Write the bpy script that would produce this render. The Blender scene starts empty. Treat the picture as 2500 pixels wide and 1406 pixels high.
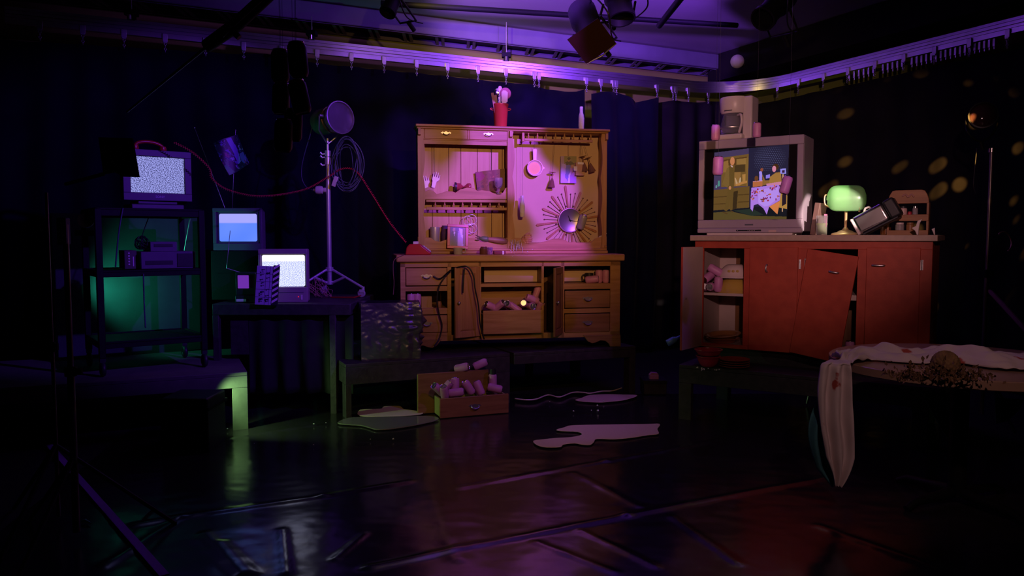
import bpy, bmesh, math, random
import numpy as np
from mathutils import Vector, Matrix, Euler, noise

random.seed(7)
C = bpy.context.scene.collection
PI = math.pi
R = math.radians

# ------------------------------------------------------------------ camera
FOC, EYE = 1900.0, 1.4                     # focal length in pixels of a 2500-wide frame, eye height
PITCH = math.atan(123 / FOC)
CAM = Vector((0, 0, EYE))
cam_data = bpy.data.cameras.new('camera')
cam_data.sensor_width = 36
cam_data.lens = 36 * FOC / 2500
cam_data.clip_end = 60
cam = bpy.data.objects.new('camera', cam_data)
C.objects.link(cam)
cam.location = CAM
cam.rotation_euler = (PI / 2 - PITCH, 0, 0)
bpy.context.scene.camera = cam

# ------------------------------------------------------------------ view, world
sc = bpy.context.scene
sc.view_settings.view_transform = 'Standard'
sc.view_settings.look = 'None'
sc.view_settings.gamma = 1
sc.view_settings.use_curve_mapping = False
sc.view_settings.exposure = 0.0
w = bpy.data.worlds.new('dark_studio')
w.use_nodes = True
w.node_tree.nodes['Background'].inputs[0].default_value = (0.02, 0.01, 0.06, 1)
w.node_tree.nodes['Background'].inputs[1].default_value = 0.0
sc.world = w

# ------------------------------------------------------------------ stage lights without modelled fixtures; the low and rose table spots are added fill
def aim(o, target):
    d = Vector(target) - o.location
    o.rotation_euler = d.to_track_quat('-Z', 'Y').to_euler()

def at_px(x, y, Y):
    c, s = math.cos(PITCH), math.sin(PITCH); v = (703 - y) / FOC
    return CAM + Vector(((x - 1250) / FOC, c + v * s, -s + v * c)) * (Y / (c + v * s))

def spot(name, loc, target, col, power, size_deg, blend=0.3, radius=0.05):
    l = bpy.data.lights.new(name, 'SPOT')
    l.color = col; l.energy = power
    l.spot_size = R(size_deg); l.spot_blend = blend; l.shadow_soft_size = radius
    o = bpy.data.objects.new(name, l); C.objects.link(o)
    o.location = loc; aim(o, target)
    return o

def gobo(lamp, scale, lo, hi, detail=0.0, dots=False, squash=1.0, loc=(0, 0, 0)):
    """a patterned slide in the lamp: strength varies with the direction of the beam"""
    l = lamp.data; l.use_nodes = True
    nt = l.node_tree; nd = nt.nodes; lk = nt.links
    em = nd.get('Emission')
    tc = nd.new('ShaderNodeTexCoord'); mp = nd.new('ShaderNodeMapping')
    mp.inputs['Scale'].default_value = (scale, scale, scale * squash)
    mp.inputs['Location'].default_value = loc
    lk.new(tc.outputs['Normal'], mp.inputs['Vector'])
    rp = nd.new('ShaderNodeMapRange'); rp.clamp = True
    if dots:
        tx = nd.new('ShaderNodeTexVoronoi'); tx.feature = 'F1'
        tx.inputs['Randomness'].default_value = 0.75; tx.inputs['Scale'].default_value = 1
        lk.new(mp.outputs[0], tx.inputs['Vector'])
        lk.new(tx.outputs['Distance'], rp.inputs['Value'])
        rp.inputs['From Min'].default_value = hi; rp.inputs['From Max'].default_value = lo
    else:
        tx = nd.new('ShaderNodeTexNoise'); tx.inputs['Detail'].default_value = detail
        tx.inputs['Scale'].default_value = 1
        lk.new(mp.outputs[0], tx.inputs['Vector'])
        lk.new(tx.outputs[0], rp.inputs['Value'])
        rp.inputs['From Min'].default_value = lo; rp.inputs['From Max'].default_value = hi
    lk.new(rp.outputs[0], em.inputs['Strength'])

AMBER = (1.0, 0.50, 0.18)
VIOLET = (0.34, 0.07, 1.0)
L1 = spot('amber_front_spot', (1.15, 0.4, 2.75), (0.05, 7.0, 2.2), AMBER, 580, 34, 1.0)
L2 = spot('violet_spot', (1.85, 3.3, 3.25), (0.35, 7.1, 2.15), VIOLET, 1500, 30, 0.35, 0.03)
gobo(L2, 7.0, 0.44, 0.53, 0.5, loc=(5.7, 5.1, 0.5))
L12 = spot('added_violet_low_fill', (2.3, 3.0, 3.2), (0.1, 6.2, 0.35), VIOLET, 100, 30, 0.8, 0.03)  # extra violet fill, added for the floor drawer and the dresser base
L3 = spot('violet_side_spot', (1.5, 3.2, 3.3), (-2.0, 6.2, 1.7), (0.20, 0.04, 1.0), 480, 40, 0.5)
L4 = spot('amber_right_spot', (0.3, -0.2, 2.3), (2.0, 5.6, 1.95), (1.0, 0.52, 0.52), 420, 27, 0.8)
L5 = spot('dotted_amber_spot', (2.9, 4.2, 3.3), (3.75, 8.0, 1.65), (1.0, 0.5, 0.10), 2600, 42, 0.7, 0.01)
gobo(L5, 13, 0.17, 0.25, dots=True, squash=3.0)
L6 = spot('violet_ceiling_spot', (-0.4, 4.8, 3.05), (0.6, 8.1, 3.80), (0.26, 0.06, 1.0), 1500, 52, 0.6)
L10 = spot('violet_corner_spot', (2.5, 6.55, 3.64), (0.2, 8.6, 3.3), (0.26, 0.06, 1.0), 260, 80, 0.6)
L7 = spot('green_floor_spot', (-2.12, 5.34, 0.38), (-1.55, 5.72, 0.05), (0.50, 1.0, 0.36), 20, 95, 0.8, 0.02)
L11 = spot('added_rose_table_fill', (1.3, 0.9, 3.0), (1.95, 4.0, 0.7), (1.0, 0.55, 0.55), 62, 30, 0.9)  # fill added to brighten the round table and its cloth
L8 = spot('teal_rear_spot', (-3.32, 5.98, 0.95), (-2.92, 6.42, 1.05), (0.06, 1.0, 0.66), 20, 125, 1.0)
L9 = spot('added_amber_low_fill', (0.5, 1.5, 2.9), (-0.1, 5.9, 0.2), (1.0, 0.55, 0.2), 85, 40, 0.9)  # amber fill added for the cans and spills on the floor
L13 = spot('pinkish_desk_spot', (3.0, 2.0, 2.45), at_px(2026, 518, 5.68), (1.0, 0.80, 0.72), 1500, 5.4, 0.12, 0.02)
L14 = spot('yellow_wall_spot', (-0.9, 6.7, 3.62), (0.9, 9.3, 3.15), (1.0, 0.72, 0.10), 70, 80, 1.0)

# ------------------------------------------------------------------ geometry helpers
def ray(x, y):
    c, s = math.cos(PITCH), math.sin(PITCH)
    u, v = (x - 1250) / FOC, (703 - y) / FOC
    return Vector((u, c + v * s, -s + v * c))

def at(x, y, Y):
    d = ray(x, y); return CAM + d * (Y / d.y)

def on(x, y, z):
    d = ray(x, y); return CAM + d * ((z - EYE) / d.z)

class Frame:
    """a piece of furniture's own axes: x along its front, y into its depth, z up"""
    def __init__(s, o, ang):
        s.o = Vector(o); s.a = ang
        s.ux = Vector((math.cos(ang), math.sin(ang), 0)); s.uy = Vector((-math.sin(ang), math.cos(ang), 0))
    def px(s, x, y, ly=0.0):
        d = ray(x, y)
        t = (ly - (CAM - s.o).dot(s.uy)) / d.dot(s.uy)
        p = CAM + d * t - s.o
        return Vector((p.dot(s.ux), ly, p.z))
    def w(s, l):
        return s.o + s.ux * l[0] + s.uy * l[1] + Vector((0, 0, l[2]))
    def poly(s, pts, ly=0.0):
        return [(lambda q: (q.x, q.z))(s.px(x, y, ly)) for x, y in pts]

def spline(pts, n=8, closed=False):
    P = [Vector(p) for p in pts]; out = []
    m = len(P)
    rng = range(m) if closed else range(m - 1)
    for i in rng:
        if closed:
            a, b, c, d = P[i - 1], P[i], P[(i + 1) % m], P[(i + 2) % m]
        else:
            a, b, c, d = P[max(i - 1, 0)], P[i], P[i + 1], P[min(i + 2, m - 1)]
        for k in range(n):
            t = k / n
            out.append(0.5 * ((2 * b) + (c - a) * t + (2 * a - 5 * b + 4 * c - d) * t * t + (3 * b - a - 3 * c + d) * t ** 3))
    if not closed: out.append(P[-1])
    return out

class MB:
    def __init__(s): s.b = bmesh.new()
    def face(s, pts):
        vs = [s.b.verts.new(p) for p in pts]
        try: return s.b.faces.new(vs)
        except ValueError: return None
    def box(s, x0, x1, y0, y1, z0, z1, M=None):
        M = M or Matrix()
        v = [s.b.verts.new(M @ Vector(p)) for p in ((x0,y0,z0),(x1,y0,z0),(x1,y1,z0),(x0,y1,z0),(x0,y0,z1),(x1,y0,z1),(x1,y1,z1),(x0,y1,z1))]
        for f in ((3,2,1,0),(4,5,6,7),(0,1,5,4),(1,2,6,5),(2,3,7,6),(3,0,4,7)): s.b.faces.new([v[i] for i in f])
        return s
    def frustum(s, a, b, M=None):
        """a, b: (x0,x1,z0,z1,y) rectangles front and back"""
        M = M or Matrix()
        def q(r): return [s.b.verts.new(M @ Vector(p)) for p in ((r[0],r[4],r[2]),(r[1],r[4],r[2]),(r[1],r[4],r[3]),(r[0],r[4],r[3]))]
        A, B = q(a), q(b)
        s.b.faces.new(A); s.b.faces.new(B[::-1])
        for i in range(4):
            j = (i + 1) % 4
            s.b.faces.new([A[i], B[i], B[j], A[j]])
        return s
    def ring(s, rings, caps=True, closed=False):
        V = [[s.b.verts.new(p) for p in r] for r in rings]
        m = len(V[0])
        idx = range(len(V)) if closed else range(len(V) - 1)
        for i in idx:
            A, B = V[i], V[(i + 1) % len(V)]
            for k in range(m):
                s.b.faces.new([A[k], A[(k + 1) % m], B[(k + 1) % m], B[k]])
        if caps and not closed:
            s.b.faces.new(V[0][::-1]); s.b.faces.new(V[-1])
        return s
    def tube(s, pts, r, n=8, closed=False, caps=True):
        P = [Vector(p) for p in pts]; rings = []
        m = len(P); up = Vector((0, 0, 1)); prev = None
        for i, p in enumerate(P):
            if closed: d = P[(i + 1) % m] - P[i - 1]
            else: d = P[min(i + 1, m - 1)] - P[max(i - 1, 0)]
            if d.length < 1e-9: d = Vector((0, 0, 1))
            d.normalize()
            if prev is None:
                a = d.cross(up)
                if a.length < 1e-3: a = d.cross(Vector((1, 0, 0)))
            else:
                a = prev - d * prev.dot(d)
                if a.length < 1e-4: a = d.cross(up)
            a.normalize(); prev = a; b = d.cross(a)
            rr = r[i] if isinstance(r, (list, tuple)) else r
            rings.append([p + (a * math.cos(2*PI*k/n) + b * math.sin(2*PI*k/n)) * rr for k in range(n)])
        return s.ring(rings, caps, closed)
    def cyl(s, p0, p1, r0, r1=None, n=16):
        return s.tube([p0, p1], [r0, r0 if r1 is None else r1], n)
    def lathe(s, prof, M=None, n=24, sx=1.0, sy=1.0):
        M = M or Matrix()
        rings = [[M @ Vector((max(r, 1e-4) * sx * math.cos(2*PI*k/n), max(r, 1e-4) * sy * math.sin(2*PI*k/n), z)) for k in range(n)] for r, z in prof]
        return s.ring(rings)
    def sphere(s, c, r, M=None, n=14, sq=(1, 1, 1)):
        c = Vector(c)
        pr = [(math.sin(PI*i/n), -math.cos(PI*i/n)) for i in range(n + 1)]
        m = Matrix.Translation(c) @ (M or Matrix()) @ Matrix.Diagonal((r*sq[0], r*sq[1], r*sq[2], 1))
        return s.lathe(pr, m, n * 2)
    def prism(s, poly, y0, y1, M=None):
        """poly of (x,z) points extruded along y"""
        M = M or Matrix()
        A = [s.b.verts.new(M @ Vector((x, y0, z))) for x, z in poly]
        B = [s.b.verts.new(M @ Vector((x, y1, z))) for x, z in poly]
        s.b.faces.new(A); s.b.faces.new(B[::-1])
        m = len(A)
        for i in range(m):
            j = (i + 1) % m
            s.b.faces.new([A[i], B[i], B[j], A[j]])
        return s
    def slab(s, poly, z0, z1):
        """poly of (x,y) points extruded along z"""
        A = [s.b.verts.new((x, y, z0)) for x, y in poly]; B = [s.b.verts.new((x, y, z1)) for x, y in poly]
        s.b.faces.new(A[::-1]); s.b.faces.new(B)
        m = len(A)
        for i in range(m):
            j = (i + 1) % m
            s.b.faces.new([A[i], A[j], B[j], B[i]])
        return s
    def torus(s, c, R_, r, M=None, n=28, m=8):
        M = Matrix.Translation(Vector(c)) @ (M or Matrix())
        return s.tube([M @ Vector((R_*math.cos(2*PI*k/n), R_*math.sin(2*PI*k/n), 0)) for k in range(n)], r, m, closed=True)
    def sheet(s, fn, nu, nv):
        V = [[s.b.verts.new(fn(i / nu, j / nv)) for i in range(nu + 1)] for j in range(nv + 1)]
        for j in range(nv):
            for i in range(nu):
                s.b.faces.new([V[j][i], V[j][i+1], V[j+1][i+1], V[j+1][i]])
        return s
    def build(s, name, m, parent=None, smooth=None, bevel=0.0, solid=0.0, seg=2):
        bmesh.ops.recalc_face_normals(s.b, faces=s.b.faces)
        me = bpy.data.meshes.new(name)
        off = Vector((0, 0, 0))
        if parent is None:
            co = [v.co for v in s.b.verts]
            lo = Vector([min(c[i] for c in co) for i in range(3)]); hi = Vector([max(c[i] for c in co) for i in range(3)])
            off = Vector(((lo.x + hi.x) / 2, (lo.y + hi.y) / 2, lo.z))
            bmesh.ops.translate(s.b, verts=s.b.verts, vec=-off)
        s.b.to_mesh(me); s.b.free()
        me.materials.append(m)
        o = bpy.data.objects.new(name, me); C.objects.link(o)
        o.location = off
        if parent is not None: o.parent = parent
        if smooth is not None:
            for p in me.polygons: p.use_smooth = True
            if smooth < 179:
                try: me.set_sharp_from_angle(angle=R(smooth))
                except Exception: pass
        if solid:
            md = o.modifiers.new('thickness', 'SOLIDIFY'); md.thickness = solid; md.offset = 0
        if bevel:
            md = o.modifiers.new('bevel', 'BEVEL'); md.width = bevel; md.segments = seg; md.limit_method = 'ANGLE'
            for p in me.polygons: p.use_smooth = True
            try: me.set_sharp_from_angle(angle=R(40))
            except Exception: pass
        return o

def tag(o, label, cat, group=None, kind=None):
    o['label'] = label; o['category'] = cat
    if group: o['group'] = group
    if kind: o['kind'] = kind
    return o

def thing(name, label, cat, loc=(0, 0, 0), rotz=0.0, group=None, rot=None):
    o = bpy.data.objects.new(name, None); C.objects.link(o)
    o.empty_display_size = 0.05
    o.location = loc
    o.rotation_euler = rot if rot is not None else (0, 0, rotz)
    return tag(o, label, cat, group)

def fthing(fr, name, label, cat, l, group=None, turn=0.0):
    return thing(name, label, cat, fr.w(l), fr.a + turn, group)

def struct(o):
    o['kind'] = 'structure'; return o

def copy_thing(root, label=None, group=None):
    r = root.copy(); C.objects.link(r)
    if label: r['label'] = label
    if group: r['group'] = group
    for ch in list(root.children):
        c = ch.copy(); C.objects.link(c); c.parent = r
        for g in list(ch.children):
            d = g.copy(); C.objects.link(d); d.parent = c
    return r

# ------------------------------------------------------------------ materials
def mat(name, col, rough=0.5, metal=0.0, var=0.0, vscale=8.0, col2=None, bump=0.0, bscale=40.0, spec=0.5, trans=0.0, alpha=1.0, ior=1.45, sheen=0.0, coat=0.0):
    m = bpy.data.materials.new(name); m.use_nodes = True
    nt = m.node_tree; b = nt.nodes['Principled BSDF']
    b.inputs['Base Color'].default_value = (*col, 1)
    b.inputs['Roughness'].default_value = rough
    b.inputs['Metallic'].default_value = metal
    b.inputs['Specular IOR Level'].default_value = spec
    b.inputs['Transmission Weight'].default_value = trans
    b.inputs['Alpha'].default_value = alpha
    b.inputs['IOR'].default_value = ior
    b.inputs['Sheen Weight'].default_value = sheen
    b.inputs['Coat Weight'].default_value = coat
    tc = nt.nodes.new('ShaderNodeTexCoord')
    if var or col2:
        n = nt.nodes.new('ShaderNodeTexNoise'); n.inputs['Scale'].default_value = vscale; n.inputs['Detail'].default_value = 4
        r = nt.nodes.new('ShaderNodeValToRGB')
        c2 = col2 or tuple(c * (1 - var) for c in col)
        r.color_ramp.elements[0].color = (*c2, 1); r.color_ramp.elements[0].position = 0.35
        r.color_ramp.elements[1].color = (*col, 1); r.color_ramp.elements[1].position = 0.65
        nt.links.new(tc.outputs['Object'], n.inputs['Vector']); nt.links.new(n.outputs[0], r.inputs[0])
        nt.links.new(r.outputs[0], b.inputs['Base Color'])
    if bump:
        n2 = nt.nodes.new('ShaderNodeTexNoise'); n2.inputs['Scale'].default_value = bscale; n2.inputs['Detail'].default_value = 3
        bp = nt.nodes.new('ShaderNodeBump'); bp.inputs['Strength'].default_value = bump; bp.inputs['Distance'].default_value = 0.01
        nt.links.new(tc.outputs['Object'], n2.inputs['Vector']); nt.links.new(n2.outputs[0], bp.inputs['Height'])
        nt.links.new(bp.outputs[0], b.inputs['Normal'])
    return m

def wood(name, c1, c2, rough=0.45, axis=0, scale=5.0, spec=0.4):
    m = bpy.data.materials.new(name); m.use_nodes = True
    nt = m.node_tree; b = nt.nodes['Principled BSDF']
    tc = nt.nodes.new('ShaderNodeTexCoord'); mp = nt.nodes.new('ShaderNodeMapping')
    sc_ = [scale * 6] * 3; sc_[axis] = scale * 0.5
    mp.inputs['Scale'].default_value = sc_
    n = nt.nodes.new('ShaderNodeTexNoise'); n.inputs['Scale'].default_value = 1.0; n.inputs['Detail'].default_value = 5; n.inputs['Distortion'].default_value = 0.6
    r = nt.nodes.new('ShaderNodeValToRGB')
    r.color_ramp.elements[0].color = (*c2, 1); r.color_ramp.elements[0].position = 0.3
    r.color_ramp.elements[1].color = (*c1, 1); r.color_ramp.elements[1].position = 0.62
    nt.links.new(tc.outputs['Object'], mp.inputs[0]); nt.links.new(mp.outputs[0], n.inputs['Vector'])
    nt.links.new(n.outputs[0], r.inputs[0]); nt.links.new(r.outputs[0], b.inputs['Base Color'])
    b.inputs['Roughness'].default_value = rough; b.inputs['Specular IOR Level'].default_value = spec
    bp = nt.nodes.new('ShaderNodeBump'); bp.inputs['Strength'].default_value = 0.12; bp.inputs['Distance'].default_value = 0.003
    nt.links.new(n.outputs[0], bp.inputs['Height']); nt.links.new(bp.outputs[0], b.inputs['Normal'])
    return m

def glow(name, col, strength):
    m = bpy.data.materials.new(name); m.use_nodes = True
    nt = m.node_tree; nt.nodes.clear()
    e = nt.nodes.new('ShaderNodeEmission'); e.inputs[0].default_value = (*col, 1); e.inputs[1].default_value = strength
    o = nt.nodes.new('ShaderNodeOutputMaterial'); nt.links.new(e.outputs[0], o.inputs[0])
    return m

def static_screen(name, lo, hi, cell, strength, band=None):
    """television snow: random speckle, with an optional paler band across the top"""
    m = bpy.data.materials.new(name); m.use_nodes = True
    nt = m.node_tree; nt.nodes.clear()
    tc = nt.nodes.new('ShaderNodeTexCoord')
    mp = nt.nodes.new('ShaderNodeMapping'); mp.inputs['Scale'].default_value = (1 / cell, 0.001, 1.25 / cell)
    n = nt.nodes.new('ShaderNodeTexNoise'); n.inputs['Scale'].default_value = 1; n.inputs['Detail'].default_value = 1
    r = nt.nodes.new('ShaderNodeValToRGB')
    r.color_ramp.elements[0].color = (*lo, 1); r.color_ramp.elements[0].position = 0.41
    r.color_ramp.elements[1].color = (*hi, 1); r.color_ramp.elements[1].position = 0.57
    e = nt.nodes.new('ShaderNodeEmission'); e.inputs[1].default_value = strength
    o = nt.nodes.new('ShaderNodeOutputMaterial')
    nt.links.new(tc.outputs['Object'], mp.inputs[0]); nt.links.new(mp.outputs[0], n.inputs['Vector']); nt.links.new(n.outputs[0], r.inputs[0])
    if band:
        z0, z1, bc = band
        sp = nt.nodes.new('ShaderNodeSeparateXYZ'); nt.links.new(tc.outputs['Object'], sp.inputs[0])
        mr = nt.nodes.new('ShaderNodeMapRange'); mr.inputs['From Min'].default_value = z0; mr.inputs['From Max'].default_value = z1
        nt.links.new(sp.outputs['Z'], mr.inputs['Value'])
        mx = nt.nodes.new('ShaderNodeMix'); mx.data_type = 'RGBA'
        nt.links.new(mr.outputs[0], mx.inputs['Factor']); nt.links.new(r.outputs[0], mx.inputs['A'])
        mx.inputs['B'].default_value = (*bc, 1)
        nt.links.new(mx.outputs['Result'], e.inputs[0])
    else:
        nt.links.new(r.outputs[0], e.inputs[0])
    nt.links.new(e.outputs[0], o.inputs[0])
    return m

def attr_mat(name, emit=0.0, rough=0.4):
    """colours of a printed picture or a screen picture, kept per face"""
    m = bpy.data.materials.new(name); m.use_nodes = True
    nt = m.node_tree; b = nt.nodes['Principled BSDF']
    a = nt.nodes.new('ShaderNodeAttribute'); a.attribute_name = 'picture'
    nt.links.new(a.outputs['Color'], b.inputs['Base Color']); b.inputs['Roughness'].default_value = rough
    if emit:
        nt.links.new(a.outputs['Color'], b.inputs['Emission Color']); b.inputs['Emission Strength'].default_value = emit
        b.inputs['Base Color'].default_value = (0, 0, 0, 1)
        nt.links.remove(b.inputs['Base Color'].links[0])
    return m

def srgb(c): return tuple(((x / 255) / 12.92 if x / 255 <= 0.04045 else ((x / 255 + 0.055) / 1.055) ** 2.4) for x in c)

def raster(w, h, bg, shapes, sp=None):
    """paint polygons, given in the units of sp=(x0,x1,y0,y1), into a w x h picture (row 0 on top)"""
    x0, x1, y0, y1 = sp
    img = np.zeros((h, w, 3)); img[:] = srgb(bg)
    X, Y = np.meshgrid(x0 + (np.arange(w) + .5) / w * (x1 - x0), y0 + (np.arange(h) + .5) / h * (y1 - y0))
    for col, poly in shapes:
        if poly[0] == 'dot':
            _, cx, cy, rx, ry = poly; ins = ((X - cx) / rx) ** 2 + ((Y - cy) / ry) ** 2 < 1
        else:
            ins = np.zeros_like(X, bool); m = len(poly)
            for i in range(m):
                (xa, ya), (xb, yb) = poly[i], poly[(i + 1) % m]
                if ya == yb: continue
                c = ((ya > Y) != (yb > Y)) & (X < (xb - xa) * (Y - ya) / (yb - ya) + xa)
                ins ^= c
        img[ins] = srgb(col)
    return img

def picture(name, img, m, fn, parent, mask=None):
    """a flat picture: one face per picture cell; fn(u,v) places it (v=0 on top)"""
    h, wd, _ = img.shape
    verts = [tuple(fn(i / wd, j / h)) for j in range(h + 1) for i in range(wd + 1)]
    faces, cols = [], []
    for j in range(h):
        for i in range(wd):
            if mask is not None and not mask[j, i]: continue
            a = j * (wd + 1) + i
            faces.append((a, a + wd + 1, a + wd + 2, a + 1)); cols.append(img[j, i])
    me = bpy.data.meshes.new(name); me.from_pydata(verts, [], faces); me.update()
    at_ = me.attributes.new('picture', 'FLOAT_COLOR', 'FACE')
    at_.data.foreach_set('color', np.concatenate([np.array(cols), np.ones((len(cols), 1))], 1).ravel().astype(np.float32))
    me.materials.append(m)
    o = bpy.data.objects.new(name, me); C.objects.link(o); o.parent = parent
    return o

def lettering(name, txt, size, m, parent, M, depth=0.0008):
    cu = bpy.data.curves.new(name, 'FONT'); cu.body = txt; cu.size = size; cu.extrude = depth
    cu.align_x = 'CENTER'; cu.align_y = 'CENTER'
    t = bpy.data.objects.new('lettering_source', cu); C.objects.link(t)
    bpy.context.view_layer.update()
    me = bpy.data.meshes.new_from_object(t.evaluated_get(bpy.context.evaluated_depsgraph_get()))
    bpy.data.objects.remove(t); bpy.data.curves.remove(cu)
    me.transform(M); me.materials.clear(); me.materials.append(m); me.name = name
    o = bpy.data.objects.new(name, me); C.objects.link(o); o.parent = parent
    return o
UPRIGHT = Matrix.Rotation(PI / 2, 4, 'X')         # turns text to face -y

pine = wood('honey_pine', (0.42, 0.21, 0.09), (0.30, 0.135, 0.05), axis=0)
pine_v = wood('honey_pine_upright', (0.42, 0.21, 0.09), (0.30, 0.135, 0.05), axis=2)
pine_pale = wood('pale_pine_boards', (0.50, 0.30, 0.16), (0.42, 0.23, 0.11), axis=2, scale=4)
pine_board = mat('plain_back_board', (0.55, 0.37, 0.25), 0.55, var=0.08, vscale=3)
pine_dark = wood('dark_stained_pine', (0.22, 0.10, 0.035), (0.15, 0.06, 0.02), axis=2)
drawer_wood = wood('drawer_wood', (0.30, 0.14, 0.055), (0.2, 0.085, 0.03), axis=0)
drawer_side = wood('raw_drawer_side', (0.45, 0.36, 0.16), (0.36, 0.28, 0.12), axis=0)
laminate = mat('rust_red_laminate', (0.46, 0.062, 0.03), 0.5, col2=(0.38, 0.045, 0.022), vscale=14, bump=0.05, bscale=120)
cab_white = mat('cream_cabinet_lining', (0.55, 0.42, 0.37), 0.6, var=0.1, vscale=5)
counter_m = mat('beige_countertop', (0.50, 0.36, 0.28), 0.4, var=0.1, vscale=30)
blackm = mat('black_metal', (0.006, 0.006, 0.007), 0.55, 0.0, bump=0.05, spec=0.2)
blackp = mat('black_plastic_case', (0.02, 0.02, 0.024), 0.45, var=0.2)
charcoal = mat('charcoal_plastic_case', (0.12, 0.11, 0.15), 0.5, var=0.1)
darkwood = mat('black_painted_wood', (0.045, 0.036, 0.04), 0.6, var=0.4, vscale=20, bump=0.2, bscale=60)
greypaint = mat('worn_grey_painted_wood', (0.10, 0.105, 0.085), 0.7, var=0.2, vscale=12, bump=0.1)
standm = mat('worn_chrome_stand', (0.72, 0.69, 0.72), 0.34, 0.55)
chrome = mat('chrome', (0.80, 0.78, 0.77), 0.22, 1.0)
steel = mat('brushed_steel', (0.65, 0.63, 0.64), 0.42, 1.0, var=0.15, vscale=20)
alu = mat('rail_aluminium', (0.72, 0.70, 0.74), 0.30, 1.0, var=0.12, vscale=6)
brass = mat('polished_brass', (0.80, 0.55, 0.28), 0.3, 0.55)
pewter = mat('pewter_pulls', (0.40, 0.36, 0.36), 0.35, 0.9)
tvgrey = mat('silver_grey_tv_case', (0.44, 0.34, 0.42), 0.45, var=0.06)
tvputty = mat('putty_tv_case', (0.34, 0.27, 0.27), 0.5, var=0.08)
whitep = mat('white_plastic', (0.72, 0.60, 0.58), 0.35, var=0.05)
whitem = mat('matte_white', (0.75, 0.70, 0.70), 0.7, var=0.06)
redp = mat('red_plastic', (0.40, 0.015, 0.02), 0.3)
redpot = mat('red_enamel', (0.50, 0.05, 0.04), 0.35, var=0.1)
pinkcan = mat('pink_can_wrap', (0.62, 0.24, 0.50), 0.45, var=0.12, vscale=25)
darkcan = mat('dark_red_can_wrap', (0.10, 0.012, 0.014), 0.45, var=0.3, vscale=25)
string_m = mat('clear_line', (0.06, 0.055, 0.065), 0.6, spec=0.1)
cable_m = mat('black_cable', (0.012, 0.012, 0.016), 0.4)
violet_cable = mat('blue_grey_cable', (0.06, 0.07, 0.12), 0.35)
velour = mat('navy_black_velour', (0.0045, 0.0045, 0.013), 0.9, var=0.3, vscale=3, spec=0.05, sheen=0.03)
velour_dark = mat('black_velour', (0.016, 0.014, 0.015), 0.95, var=0.3, vscale=3, spec=0.05)
wallpaint = mat('wall_paint_with_olive_light', (0.30, 0.36, 0.06), 0.85, var=0.08, vscale=2)  # pale wall; the olive of the light on it is put into the paint
ceilpaint = mat('white_ceiling_paint', (0.55, 0.52, 0.50), 0.85, var=0.08, vscale=2)
beam_m = mat('grey_painted_beam', (0.20, 0.19, 0.24), 0.6, var=0.15, vscale=4)
glass = mat('clear_glass', (0.9, 0.9, 0.92), 0.04, trans=0.92, ior=1.35)
amberglass = mat('smoky_glass', (0.45, 0.25, 0.18), 0.08, trans=0.7, ior=1.35)
frost = mat('frosted_reflector', (0.80, 0.76, 0.84), 0.5, 0.25)
# ================================================================== the room
RAILZ = 3.2
PL, PC = on(64, 61, RAILZ), on(1807, 237, RAILZ)          # bottom edge of the rail: left end and corner
U = (PC - PL).normalized()                                 # along the back wall, to the right
V = Vector((U.y, -U.x, 0))                                 # along the right wall, towards the camera
LEN_L = (PC - PL).length + 0.15
LEN_R = 5.2
def onback(t, off=0.0, z=0.0): return Vector((PC.x, PC.y, 0)) - U * t - V * off + Vector((0, 0, z))      # t metres left of the corner
def onright(s, off=0.0, z=0.0): return Vector((PC.x, PC.y, 0)) + V * s + U * off + Vector((0, 0, z))
def t_at(x):                                               # t where the pixel column x meets the back rail
    k = (x - 1250) / FOC
    return (PC.x - k * PC.y) / (U.x - k * U.y)
def s_at(x):
    k = (x - 1250) / FOC
    return (k * PC.y - PC.x) / (V.x - k * V.y)
def z_at(p, y):                                            # height above p whose image lies on row y
    c, s = math.cos(PITCH), math.sin(PITCH)
    v = (703 - y) / FOC
    return EYE + p.y * (v * c - s) / (c + v * s)

CEIL = 3.75
struct(MB().slab([(-7, -3), (7, -3), (7, 14), (-7, 14)], -0.1, 0.0).build('floor', mat('dark_studio_floor', (0.02, 0.02, 0.02), 0.6)))
struct(MB().slab([(-7, 2.2), (9, 2.2), (9, 14), (-7, 14)], CEIL, CEIL + 0.1).build('ceiling', ceilpaint))
q = [onback(11, 0.55), onback(-1.5, 0.55), onback(-1.5, 0.7), onback(11, 0.7)]
struct(MB().slab([(p.x, p.y) for p in q], 0, CEIL).build('wall_back', wallpaint))
q = [onright(-1.4, 0.55), onright(7, 0.55), onright(7, 0.7), onright(-1.4, 0.7)]
struct(MB().slab([(p.x, p.y) for p in q], 0, CEIL).build('wall_right', wallpaint))

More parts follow.
